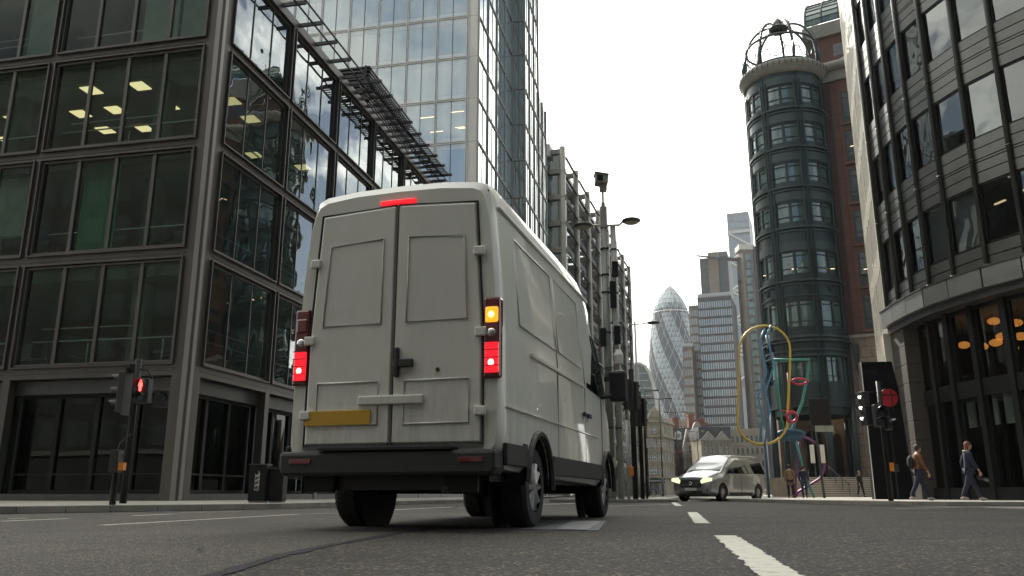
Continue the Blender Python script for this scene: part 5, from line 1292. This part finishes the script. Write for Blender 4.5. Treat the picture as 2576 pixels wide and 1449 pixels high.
# ------------------------------------------------------------ lamps, signals, signs
def twin_lamp():
    t = thing('street_lamp', 'grey green lamp column with two flat oval lamp heads and a camera on top', 'street lamp', (4.12, 35, .12)); x, y = 4.12, 35
    t2 = MB().cyl((x, y), .20, .12, 1.8, 16).cyl((x, y), .165, 1.8, 11.9, 16, .13); t2.build('column', 'pole_green', t, True)
    MB().box(x-.15, x+.15, y-.15, y+.15, 11.9, 12.9).build('top_bracket', 'housing', t, bevel=.02)
    MB().cyl((x+.42, y+.1), .13, .12, 12.0, 12).build('second_column', 'pole_grey', t, True)
    bd = MB()
    for z in (3, 5.0, 5.1, 7.1, 8.9, 9.7, 10.9): bd.cyl((x, y), .185, z, z+.05, 14).cyl((x+.42, y+.1), .15, z, z+.05, 12)
    bd.build('band', 'black_metal', t)
    for s_, ex, ez in ((-1, -.92, 12.02), (1, 1.24, 12.25)):
        MB().tube([(x, y, 12.02), (x+s_*.7, y, 12.05), (x+ex*.72, y, ez)], .055, 8).build('lamp_arm', 'stone_pale', t, True)
        hd = MB(); c = (x+ex, y, ez)
        hd.sph(c, .43, 20, 8, (1, 1, .27)); h = hd.build('lamp_head', 'dark_steel', t, True)
        MB().lathe([(0, ez-.118), (.3, ez-.112), (.31, ez-.07)], (x+ex, y), 20).build('lamp_lens', 'housing', h)
    for dx, z, hh in ((.42, 9.6, .7), (.42, 6.6, .8), (-.2, 6.5, .8), (.3, 8.2, 1.2)):
        MB().box(x+dx-.12, x+dx+.14, y-.25, y-.02, z, z+hh).build('equipment_box', 'black_metal', t, bevel=.03)
    MB().lathe([(.10, 6.35), (.22, 6.1), (.16, 5.75)], (x+.45, y-.2), 12).build('white_hood', 'white_paint', t)
    c = MB(); 
    for k in range(7): c.tube([(x+.16*math.cos(k), y-.18, 5.6), (x+.35*math.cos(k*1.3), y-.25, 5.35+.1*math.sin(k)), (x+.2*math.cos(k+2), y-.2, 5.0)], .015, 4)
    c.tube([(x+.18, y-.1, 9.3), (x+.35, y-.15, 9.1), (x+.35, y-.15, 8.8), (x+.16, y-.12, 8.6)], .015, 4); c.build('cable', 'black_metal', t)
    k = thing('security_camera', 'boxy pale security camera on top of the twin lamp column', 'camera', (x, y, 12.9))
    MB().cyl((x+.0, y), .05, 12.9, 13.7, 10).cyl((x, y), .09, 12.95, 13.1, 10).build('stalk', 'housing', k)
    MB().box(x-.14, x+.18, y-.15, y+.15, 13.65, 14.0).build('mount', 'housing', k, bevel=.03)
    MB().plate([(x-.34, 14.0), (x+.22, 13.95), (x+.24, 14.32), (x-.32, 14.42)], y-.35, y+.3).plate([(x-.38, 14.44), (x+.27, 14.33), (x+.27, 14.37), (x-.38, 14.48)], y-.42, y+.32).build('camera_body', 'housing', k, bevel=.02)
    MB().plate([(x-.28, 14.06), (x-.02, 14.04), (x-.01, 14.30), (x-.27, 14.33)], y-.37, y-.34).build('camera_window', 'black_metal', k)
    MB().tube([(x+.1, y-.1, 13.9), (x+.3, y-.15, 13.6), (x+.15, y, 13.2)], .012, 4).build('cable', 'black_metal', k)
twin_lamp()
def simple_lamp(px_, py, Y, label, off, w_=.42, pole='dark_steel', hx=1.2):
    p = at(px_, py, Y); t = thing('street_lamp', label, 'street lamp', (p.x, Y, .12), 'street lamps along the road')
    H = p.z; MB().cyl((p.x, Y), .11, .12, H*.2, 10).cyl((p.x, Y), .085, H*.2, H+.15, 10, .06).build('column', pole, t, True)
    for s_ in off:
        MB().tube([(p.x, Y, H-.05), (p.x+s_*hx*.8, Y, H+.08)], .04, 6).build('lamp_arm', pole, t)
        MB().sph((p.x+s_*hx, Y, H+.08), w_, 16, 6, (1, 1, .2)).build('lamp_head', 'dark_steel', t, True)
simple_lamp(1597, 815, 50, 'grey lamp column with twin oval heads, behind the black signals', (-1, 1), pole='pole_grey', hx=1.15)
for px_, py, Y, lab, off in ((1658, 1003.5, 92, 'black twin headed lamp post standing before the pale corner building', (-1, 1)), (1699, 1038, 106, 'second black twin lamp post right of the pale corner building', (-1, 1)), (1622, 984, 84, 'black lamp post with one flat head just right of the signals', (1,)), (1753, 1086, 150, 'third small twin lamp post near the white gables', (-1, 1)), (1727, 1103, 170, 'smallest twin lamp post before the slate roofs', (-1, 1))):
    simple_lamp(px_, py, Y, lab, off, .38, hx=1.15)
m_ = thing('aerial_mast', 'tall thin pale aerial mast at the end of the framed office block', 'mast', (at(1578, 1243, 185).x, 185, 0)); MB().cyl((m_.location.x, 185), .16, 0, at(1575, 560, 185).z, 6, .08).cyl((m_.location.x, 185), .07, at(1575, 560, 185).z, at(1575, 490, 185).z, 6, .03).build('mast', 'pale_steel', m_)

def hood(b, c, r, d, n=14):
    """a cowl over a lamp at c, pointing along d"""
    d = Vector(d).normalized(); up = Vector((0, 0, 1)); a = d.cross(up).normalized(); c = Vector(c); P, Q = [], []
    for k in range(n+1):
        q = math.pi*(-.08)+math.pi*1.16*k/n; v = a*math.cos(q)+up*math.sin(q); P.append(c+v*r); Q.append(c+v*r*.96+d*(r*1.7 if .15 < k/n < .85 else r*1.1))
    for k in range(n): b.face([P[k], P[k+1], Q[k+1], Q[k]])
def head(parent, x, y, z, d, n=3, w_=.28, st=.30, lit=None, lit_m='sig_red', back=.0, name='signal_head'):
    """vehicle or crossing signal: n lamps from the top z downwards, facing direction d"""
    d = Vector((d[0], d[1], 0)).normalized(); a = Vector((d.y, -d.x, 0)); f = Fr((x, y), (a.x, a.y), (d.x, d.y))
    h = MB().box(-w_/2, w_/2, -.12, .08, z-st*n-.04, z+.02, f).build(name, 'plastic_black', parent, bevel=.02)
    if back: MB().box(-w_/2-back, w_/2+back, -.14, -.12, z-st*n-.04-back, z+.02+back, f).build('backing_board', 'plastic_black', h)
    b = MB()
    for i in range(n):
        c = f.p(0, .08, z-st*(i+.5)); hood(b, c, .115, d)
        MB().tube([c, Vector(c)+d*.015], .10, 16).build('lamp_lens', lit_m if lit == i else 'glass_dark', h)
    b.build('visor', 'plastic_black', h); return h
def signals():
    # centre island, seen from the side and back
    for (px_, yt, Y, lab, zt) in ((1599, 929, 35.2, 'taller black traffic signal post with backing board on the centre island', 0), (1617, 985, 36.0, 'shorter black traffic signal post right beside the taller one on the island', 0)):
        p = at(px_, 1243, Y); H = at(px_, yt, Y).z; t = thing('traffic_light', lab, 'traffic light', (p.x, Y, .12), 'traffic signals on the centre island')
        MB().cyl((p.x, Y), .115 if px_ < 1610 else .09, .12, H, 12).build('post', 'black_metal', t, True)
        z = at(px_, 958 if px_ < 1610 else 1000, Y).z
        head(t, p.x-.22, Y-.05, z, (-.9, 1), 3, .30, .40, back=.03); head(t, p.x+.16, Y+.1, z-.05, (.9, 1), 3, .30, .38, back=.0)
    p = at(1582, 1243, 34.4); t = thing('crossing_button_post', 'grey post with an orange push button box on the centre island', 'push button post', (p.x, 34.4, .12))
    MB().cyl((p.x, 34.4), .07, .12, 3.3, 10).build('post', 'pole_grey', t, True)
    MB().box(p.x+.02, p.x+.2, 34.2, 34.35, 1.05, 1.42).build('button_box', 'orange', t, bevel=.02)
    p = at(1628, 1243, 37.4); t = thing('sign_post', 'slim dark post right of the signals on the centre island', 'post', (p.x, 37.4, .12)); MB().cyl((p.x, 37.4), .05, .12, 4.2, 8).build('post', 'black_metal', t, True); MB().box(p.x+.05, p.x+.35, 37.36, 37.4, 2.35, 2.75).build('sign_plate', 'white_paint', t)
    # left kerb
    x, y = -8.55, 18.6; t = thing('traffic_light', 'black traffic light on the left kerb with a red standing man lit', 'traffic light', (x, y, .12))
    MB().cyl((x, y), .075, .12, 3.32, 12).build('post', 'black_metal', t, True)
    head(t, x-.30, y+.05, 3.02, (-1, .1), 3, .28, .29, lit=0, back=.07)
    h = MB().box(x+.05, x+.37, y-.2, y+.05, 2.30, 2.86).build('crossing_head', 'plastic_black', t, bevel=.02)
    b = MB(); hood(b, (x+.20, y-.2, 2.72), .12, (.1, -1, 0)); hood(b, (x+.20, y-.2, 2.43), .12, (.1, -1, 0)); b.build('visor', 'plastic_black', h)
    z = 2.64; X = x+.20; Y = y-.222
    man = MB().sph((X, Y, z+.155), .024, 10, 6, (1, .4, 1)); man.plate([(X-.034, z+.125), (X+.034, z+.125), (X+.05, z+.04), (X+.03, z+.03), (X+.028, z-.04), (X+.022, z-.075), (X-.022, z-.075), (X-.028, z-.04), (X-.03, z+.03), (X-.05, z+.04)][::-1], Y-.006, Y+.006)
    man.build('red_man', 'sig_red', h); MB().tube([(X, y-.2, 2.43), (X, y-.214, 2.43)], .095, 14).build('lamp_lens', 'glass_dark', h)
    head(t, x+.62, y-.05, 2.60, (.6, -1), 1, .30, .34, name='side_signal_head')
    MB().tube([(x, y, 3.1), (x+.25, y-.05, 3.06), (x+.38, y-.05, 2.86)], .02, 6).tube([(x, y, 2.3), (x+.5, y, 2.28)], .02, 6).box(x-.16, x-.04, y-.06, y+.06, 3.0, 3.2).build('bracket', 'black_metal', t)
    p = Vector((-7.55, 16.0, .12)); t = thing('crossing_button_post', 'short black post with an orange push button box on the left kerb', 'push button post', tuple(p))
    MB().cyl((p.x, p.y), .06, .12, 1.02, 10).cyl((p.x, p.y), .075, .98, 1.06, 10).build('post', 'black_metal', t)
    MB().box(p.x-.09, p.x+.07, p.y-.14, p.y+.08, .72, 1.14).tube([(p.x, p.y-.05, 1.1), (p.x+.02, p.y, 1.28), (p.x+.18, p.y+.1, 1.46)], .014, 5).build('button_box', 'plastic_black', t, bevel=.01)
    MB().box(p.x+.09, p.x+.19, p.y-.14, p.y-.02, .76, .90).build('orange_panel', 'orange', t)
    # right kerb
    p = at(2240, 1243, 25.6); x, y = p.x, 25.6; t = thing('traffic_light', 'black traffic light on the right kerb with three white lamps before the black slab', 'traffic light', (x, y, .12))
    MB().cyl((x, y), .075, .12, 3.75, 12).build('post', 'black_metal', t, True)
    h = head(t, x-.52, y+.0, 3.40, (-1, -.25), 3, .28, .33, back=.0)
    for i in range(3): MB().sph((x-.67, y-.1, 3.25-.33*i), .055, 10, 6).build('lit_lamp', 'sig_white', h)
    head(t, x-.20, y-.2, 2.98, (.1, -1), 2, .26, .31, name='crossing_head'); head(t, x+.12, y-.1, 2.62, (.8, -1), 1, .26, .34, name='side_signal_head')
    MB().tube([(x, y, 3.4), (x-.5, y, 3.42)], .02, 6).tube([(x, y, 3.6), (x+.3, y-.1, 3.45), (x+.34, y-.1, 2.8)], .02, 6).tube([(x, y, 2.4), (x-.5, y, 2.42)], .02, 6).build('bracket', 'black_metal', t)
    MB().box(x+.03, x+.12, y-.18, y-.05, 1.0, 1.25).build('orange_panel', 'orange', t); MB().box(x+.12, x+.28, y-.16, y+.02, .98, 1.2).build('button_box', 'plastic_black', t, bevel=.01)
signals()
def slab_sign():
    Y = 33.6; u0, u1 = .4300, .4740; x0, x1 = u0*Y, u1*Y; z1 = .158*Y+.32; f = Fr((x0, Y), (.995, -.1), (-.1, -.995))
    t = thing('black_slab', 'tall matt black slab with one slanted upper corner beside the curved office', 'slab', (x0, Y, .12)); L_ = x1-x0
    MB().plate([(0, .12), (L_+.05, .12), (L_-.12, z1-1.1), (L_-.26, z1), (0.0, z1)], -.45, 0, f).build('slab', 'slab_black', t, bevel=.02)
    MB().box(-.025, -.004, -.03, .0, .12, z1, f).build('edge_trim', 'stone_pale', t)
    p = at(2236, 1000, 31.5); t = thing('round_sign', 'round red sign disc mounted before the black slab', 'sign', tuple(p))
    MB().tube([p+Vector((0, .03, 0)), p-Vector((0, .0, 0))], .35, 32).build('disc', 'sign_red', t)
    MB().tube([p+Vector((-.02, .06, .3)), (p.x-.02, p.y+.06, .12)], .035, 8).box(p.x-.28, p.x+.3, p.y-.03, p.y-.01, p.z+.08, p.z+.12).build('post', 'black_metal', t)
slab_sign()
def info_board():
    Y = 44; p = at(2075, 1243, Y); t = thing('signboard', 'black square board on a slim post with a pale strip below, before the round tower', 'signboard', (p.x, Y, .12)); a = at(2033, 1004, Y); b_ = at(2090, 1076, Y)
    q = at(2071, 1243, Y)
    MB().tube([(q.x+.05, Y, .12), (q.x-.2, Y, a.z-.1)], .07, 8).build('post', 'dark_steel', t)
    MB().box(a.x, b_.x, Y-.12, Y-.02, b_.z+.12, a.z).build('board', 'black_metal', t, bevel=.02)
    c = at(2047, 1062, Y); MB().box(c.x, b_.x+.1, Y-.14, Y-.1, b_.z-.22, b_.z+.1).build('pale_strip', 'pole_green', t)
    for dx in (-.42, .12): MB().box(q.x-.1+dx, q.x+.12+dx, Y-.1, Y-.06, 1.9, 2.85).build('notice_plate', 'stone_pale', t)
info_board()
def tower_camera():
    Y = 65.2; p = at(1936, 868, Y); q = at(1947, 905, Y); t = thing('security_camera', 'small black and white camera on a bracket behind the blue zigzag tubes', 'camera', tuple(p))
    MB().tube([p, p.lerp(q, .5)], .28, 10).build('camera_body', 'black_metal', t, True); MB().tube([p+Vector((-.25, -.3, .1)), p+Vector((-.2, -.25, .75))], .16, 8).build('white_shield', 'white_paint', t, True)
    MB().tube([p.lerp(q, .5), q, (q.x+1.2, q.y+.6, q.z)], .09, 6).tube([q, (q.x-.05, q.y, q.z-1.6)], .12, 6).build('bracket', 'pale_steel', t)
tower_camera()
def gully():
    for (x, y), l in {(9.75, 27.5): 'small iron road gully beside the right kerb', (-6.4, 15.6): 'small iron road gully beside the left kerb'}.items():
        t = thing('road_gully', l, 'drain', (x, y, 0)); MB().box(x-.25, x+.25, y-.22, y+.22, 0, .007).build('frame', 'iron_cover', t); b = MB()
        for k in range(6): b.box(x-.2+k*.072, x-.165+k*.072, y-.18, y+.18, .007, .012)
        b.build('grating', 'iron_cover_pale', t)
gully()
def sculpture():
    Y = 50; t = thing('tube_sculpture', 'tall outdoor sculpture of looping yellow, blue and teal tubes before the round tower', 'sculpture', (at(1925, 1243, Y).x, Y, .12))
    def P(pts, dy=0): return [at(x, y, Y+dy) for x, y in pts]
    def T(name, m, pts, r, dy=0, closed=False): 
        return MB().tube(P(pts, dy), r, 8, closed).build(name, m, t, True)
    cxx, a = 1923.5, 64; lp = []
    for i in range(13): q = math.pi-math.pi*i/12; lp.append((cxx+a*math.cos(q), 880-61*math.sin(q)))
    lp += [(1987, 930), (1984.5, 980), (1981.5, 1030)]
    for i in range(13): q = math.pi*i/12; lp.append((1918+63*math.cos(q), 1060+58*math.sin(q)))
    lp += [(1856, 1030), (1858, 980), (1859.5, 930)]
    T('yellow_loop', 'yellow_tube', lp, .072, 0, True)
    T('blue_zigzag', 'blue_tube', [(1924, 826), (1911, 856), (1928, 936), (1907, 1000), (1919, 1050), (1911, 1112)], .06, -.2)
    T('blue_zigzag', 'blue_tube', [(1940, 818), (1929, 841), (1947, 922), (1925, 985), (1936.5, 1030), (1924, 1118)], .06, -.25)
    T('teal_triangle', 'teal_tube', [(1943, 905), (2036, 905), (2030, 955), (2018, 1012), (1995, 1075), (1985, 1088)], .085, .3)
    T('teal_triangle', 'teal_tube', [(1946, 905), (1956, 980), (1965, 1050), (1972, 1085)], .085, .3)
    fish = [(1988, 959), (2000, 953.5), (2011, 952), (2024, 954.5), (2034, 959), (2024, 965), (2011, 967.5), (2000, 965)]
    T('red_fish', 'red_tube', fish, .07, .1, True)
    T('red_rod', 'red_tube', [(1982, 938), (1985, 1000), (1986.5, 1036)], .06, .1); T('red_rod', 'red_tube', [(1965, 1033), (1986, 1035)], .05, .1)
    T('red_ring', 'red_tube', [(1992+12.5*math.cos(q), 1049+13*math.sin(q)) for q in [i*math.pi/8 for i in range(16)]], .09, -.1, True)
    T('navy_ring', 'navy_tube', [(1990+31*math.cos(q), 1092+9*math.sin(q)) for q in [i*math.pi/12 for i in range(24)]], .11, .1, True)
    T('navy_ring', 'navy_tube', [(1990+28*math.cos(q), 1097+8*math.sin(q)) for q in [i*math.pi/12 for i in range(24)]], .11, .2, True)
    T('purple_leg', 'purple_tube', [(2012, 1098), (2034, 1103), (2058, 1120), (2072, 1150), (2074, 1180), (2062, 1205), (2030, 1225), (2008, 1238), (1999, 1253)], .08, .1)
    T('purple_leg', 'purple_tube', [(2014, 1100), (2008, 1140), (2003, 1180), (1999, 1253)], .08, .2)
    T('teal_leg', 'teal_tube', [(2003, 1110), (2018, 1170), (2034, 1215), (2049, 1255)], .08, 0)
    T('blue_leg', 'navy_tube', [(1924, 1118), (1930, 1180), (1935, 1256)], .08, -.1)
sculpture()
# ------------------------------------------------------------ kerbside furniture
def cabinet():
    for (x0, x1, y, z1, lab) in ((-6.32, -5.92, 20.2, 1.0, 'black street cabinet with white scribbled paint, left of the van'), (-5.9, -5.55, 20.4, .92, 'black litter bin beside the scribbled street cabinet')):
        t = thing('street_cabinet' if z1 > .95 else 'litter_bin', lab, 'cabinet' if z1 > .95 else 'bin', ((x0+x1)/2, y, .12)); f = Fr((x0, y), (1, 0), (0, -1))
        MB().box(0, x1-x0, -.4, 0, .16, z1, f).build('body', 'black_metal', t, bevel=.015)
        MB().box(-.02, x1-x0+.02, -.42, .02, z1, z1+.03, f).build('lid', 'dark_steel', t); MB().box(.02, x1-x0-.02, -.38, -.02, .12, .17, f).build('foot', 'concrete', t)
        if z1 > .95:
            g_ = MB(); r_ = random.Random(5)
            for k in range(3):
                pts = [(x0+.2+.055*math.sin(q*1.7+k*2.1), y-.006, .82-.030*q+.045*math.cos(q*1.7+k)) for q in [i*.3 for i in range(44)]]; g_.tube(pts, .0035, 4)
            g_.build('paint_scribble', 'stone_pale', t)
cabinet()
def bollards():
    lab = {(-3.7, 25.8): 'black bollard on the pavement seen under the van'}
    for (x, y), l in lab.items():
        t = thing('bollard', l, 'bollard', (x, y, .12)); MB().lathe([(.095, .12), (.095, .2), (.065, .26), (.06, .9), (.085, .93), (.085, .98), (.05, 1.06), (0, 1.08)], (x, y), 14).build('post', 'black_metal', t, True)
        MB().lathe([(.066, .80), (.066, .86)], (x, y), 14).build('band', 'stone_pale', t)
bollards()
def bicycle(x, y, rz, lab):
    t = thing('bicycle', lab, 'bicycle', (0, 0, 0), 'bicycles parked at the street end')
    for c in (-.52, .52):
        wv = MB().tube([(c+.33*math.cos(q), 0, .34+.33*math.sin(q)) for q in [i*math.pi/10 for i in range(20)]], .022, 5, closed=True).build('wheel', 'rubber', t)
        s_ = MB()
        for k in range(6): q = k*math.pi/6; s_.tube([(c+.32*math.cos(q), 0, .34+.32*math.sin(q)), (c-.32*math.cos(q), 0, .34-.32*math.sin(q))], .004, 3)
        s_.build('spokes', 'alloy', wv)
    MB().tube([(-.52, 0, .34), (-.08, 0, .32), (.36, 0, .80), (-.2, 0, .82), (-.08, 0, .32)], .02, 6).tube([(-.52, 0, .34), (-.2, 0, .82), (-.23, 0, .95)], .017, 6).tube([(.52, 0, .34), (.36, 0, .80), (.33, 0, .98)], .018, 6).build('frame', 'blue_tube', t)
    MB().tube([(.38, -.26, 1.0), (.33, 0, 1.0), (.38, .26, 1.0)], .014, 5).build('handlebar', 'black_metal', t); MB().sph((-.23, 0, .97), .1, 8, 5, (1.3, .6, .35)).build('saddle', 'black_metal', t)
    t.location = (x, y, .12); t.rotation_euler = (0, 0, rz); return t
p = at(1612, 1243, 66); bicycle(p.x-.2, 78, .1, 'parked bicycle nearest the signals at the street end'); p = at(1668, 1243, 78); bicycle(13.2, 82, -.3, 'parked bicycle left of the people carrier at the street end'); bicycle(14.3, 82.6, .25, 'parked bicycle closest to the people carrier')

# ------------------------------------------------------------ people
def skin(name, verts, edges, radii, m, parent, sub=2):
    me = bpy.data.meshes.new(name); me.from_pydata(verts, edges, []); o = bpy.data.objects.new(name, me); col.objects.link(o)
    o.modifiers.new('skin', 'SKIN').use_smooth_shade = True; sv_ = me.skin_vertices[0].data
    for i, r_ in enumerate(radii): sv_[i].radius = (r_, r_) if not isinstance(r_, tuple) else r_
    sv_[0].use_root = True; s_ = o.modifiers.new('sub', 'SUBSURF'); s_.levels = sub; s_.render_levels = sub
    dg = bpy.context.evaluated_depsgraph_get(); m2 = bpy.data.meshes.new_from_object(o.evaluated_get(dg)); m2.materials.clear(); m2.materials.append(M[m])
    bpy.data.objects.remove(o); o = bpy.data.objects.new(name, m2); col.objects.link(o); o.parent = parent
    m2.polygons.foreach_set('use_smooth', [True]*len(m2.polygons)); return o
def person(x, y, rz, lab, h=1.72, step=.0, top='coat_tan', legm='jean', hair='hair_brown', longcoat=False, bag=False, scarf=False, lean=0):
    """local: faces -y. body, then coat, trousers, hair and shoes as clothing"""
    t = thing('person', lab, 'person', (0, 0, 0)); k = h/1.75
    def v(a, b, c): return (a*k, (b-lean*max(0, c-.9))*k, c*k)
    fl, bl = -step, step
    V = [v(0, 0, .95), v(0, 0, 1.12), v(0, .0, 1.32), v(0, .01, 1.46), v(0, -.01, 1.54), v(0, -.02, 1.60),
         v(.10, 0, .90), v(.11, fl*.5-.02*step, .50), v(.11, fl, .09), v(.12, fl-.13, .04),
         v(-.10, 0, .90), v(-.11, bl*.4, .50), v(-.11, bl, .10+.08*step), v(-.12, bl-.12, .04),
         v(.18, .01, 1.42), v(.23, .04+.25*step, 1.16), v(.24, -.06+.25*step, .93), v(.24, -.09+.25*step, .86),
         v(-.18, .01, 1.42), v(-.23, .02-.25*step, 1.16), v(-.24, -.12-.25*step, .94), v(-.24, -.16-.25*step, .87)]
    E_ = [(0,1),(1,2),(2,3),(3,4),(4,5),(0,6),(6,7),(7,8),(8,9),(0,10),(10,11),(11,12),(12,13),(3,14),(14,15),(15,16),(16,17),(3,18),(18,19),(19,20),(20,21)]
    Rr = [(.13,.10),(.125,.095),(.15,.10),(.10,.08),.05,.05,.085,.058,.04,.035,.085,.058,.04,.035,.055,.04,.03,.028,.055,.04,.03,.028]
    Rr = [tuple(q*k for q in r_) if isinstance(r_, tuple) else r_*k for r_ in Rr]
    body = skin('body', V, E_, Rr, 'skin', t)
    # head with face
    hc = Vector(v(0, -.03, 1.665)); b = MB(); b.sph(hc, .105*k, 16, 12, (.74, .92, 1.12)); b.sph(hc+Vector((0, -.09*k, -.02*k)), .018*k, 8, 6, (.7, 1, 1.3)); b.sph(hc+Vector((0, -.045*k, -.075*k)), .045*k, 10, 6, (1, .9, .8))
    for s_ in (-1, 1): b.sph(hc+Vector((s_*.078*k, .005, -.01)), .022*k, 8, 6, (.4, .8, 1.3))
    hd = b.build('head', 'skin', body, True)
    fb = MB()
    for s_ in (-1, 1): fb.sph(hc+Vector((s_*.032*k, -.088*k, .008*k)), .010*k, 8, 5)
    fb.sph(hc+Vector((0, -.087*k, -.058*k)), .02*k, 8, 4, (1, .3, .22)); fb.build('face', 'hair_brown', hd)
    hb = MB().sph(hc+Vector((0, .018*k, .022*k)), .112*k, 14, 10, (.80, .92, 1.08))
    if hair == 'hair_ginger': hb.sph(hc+Vector((0, .06*k, -.09*k)), .095*k, 12, 8, (.95, .6, 1.5))
    hb.build('hair', hair, body, True)
    # hands: palm, four fingers, thumb
    for i in (17, 21):
        c = Vector(V[i]); s_ = 1 if i == 17 else -1; q = MB(); q.sph(c+Vector((0, -.01, -.04*k)), .035*k, 8, 6, (.45, 1, 1.25))
        for n_ in range(4):
            o_ = c+Vector((0, (-.035+.019*n_)*k, -.075*k)); ln = (.062, .07, .065, .05)[n_]*k
            q.tube([o_, o_+Vector((-s_*.006, 0, -ln*.5)), o_+Vector((-s_*.022, -.002, -ln))], [.009*k, .0085*k, .006*k], 5)
        o_ = c+Vector((0, -.038*k, -.03*k)); q.tube([o_, o_+Vector((-s_*.01, -.022*k, -.025*k)), o_+Vector((-s_*.016, -.026*k, -.05*k))], [.01*k, .009*k, .007*k], 5)
        q.build('hand', 'skin', body, True)
    # trousers, coat, shoes
    leg = skin('trousers', [V[0], V[6], V[7], V[8], V[10], V[11], V[12]], [(0,1),(1,2),(2,3),(0,4),(4,5),(5,6)], [(.15*k,.12*k), .105*k, .078*k, .06*k, .105*k, .078*k, .06*k], legm, t)
    cv = [v(0, .0, .86 if not longcoat else .62), V[1], V[2], v(0, .01, 1.45), V[14], V[15], V[16], V[18], V[19], V[20], v(0, 0, .98)]
    skin('coat', cv, [(0,10),(10,1),(1,2),(2,3),(3,4),(4,5),(5,6),(3,7),(7,8),(8,9)], [(.20*k,.16*k) if longcoat else (.165*k,.13*k), (.155*k,.12*k), (.175*k,.125*k), (.10*k,.085*k), .082*k, .062*k, .048*k, .082*k, .062*k, .048*k, (.17*k,.135*k)], top, t)
    for i in (8, 12):
        a = Vector(V[i]); MB().sph((a.x, a.y-.05*k, .045*k+max(0, a.z-.1)), .13*k, 12, 6, (.36, 1, .36)).build('shoe', 'shoe_pale' if legm == 'cloth_navy' else 'cloth_black', t, True)
    if bag:
        MB().sph((0, .19*k, 1.22*k), .2*k, 12, 8, (.8, .5, 1.1)).build('backpack', 'cloth_black', t, True)
    if scarf: MB().tube([(.085*k*math.cos(q), .0+.075*k*math.sin(q), 1.50*k) for q in [i*math.pi/6 for i in range(12)]], .035*k, 6, closed=True).build('scarf', 'shoe_pale', t, True)
    t.location = (x, y, .12); t.rotation_euler = (0, 0, rz); return t
p = at(1990, 1243, 46); person(p.x, 46, R(165), 'person in a tan coat seen from behind, standing by the sculpture', 1.74, .08, 'coat_tan', 'cloth_black', longcoat=True)
p = at(2000, 1243, 47); person(p.x+.55, 47, R(150), 'person in a dark jacket standing just right of the one in tan', 1.72, .08, 'cloth_navy', 'jean')
p = at(2151, 1243, 58); person(p.x, 57, R(20), 'person with ginger hair in black walking down the entrance steps', 1.70, .2, 'cloth_black', 'cloth_black', 'hair_ginger')
p = at(2330, 1243, 27); person(p.x, 27.4, R(88), 'person in navy with a rust coloured top striding past the curved office', 1.74, .34, 'coat_rust', 'cloth_navy', bag=True, lean=.08)
p = at(2410, 1243, 27); person(p.x, 26.2, R(80), 'person in a navy jacket striding behind the one in rust', 1.76, .30, 'cloth_navy', 'cloth_navy', 'hair_ginger', lean=.06, scarf=True)

# ------------------------------------------------------------ haze
hz = bpy.data.materials.new('haze'); hz.use_nodes = True; t_ = hz.node_tree; t_.nodes.clear()
ho = t_.nodes.new('ShaderNodeOutputMaterial'); hv = t_.nodes.new('ShaderNodeVolumePrincipled'); hv.inputs['Color'].default_value = (.93, .96, 1, 1); hv.inputs['Density'].default_value = HAZE; hv.inputs['Anisotropy'].default_value = .1
t_.links.new(hv.outputs[0], ho.inputs['Volume']); M['haze'] = hz
struct(MB().box(-620, 620, -320, 1220, -1, 262).build('haze', 'haze'), 'stuff')
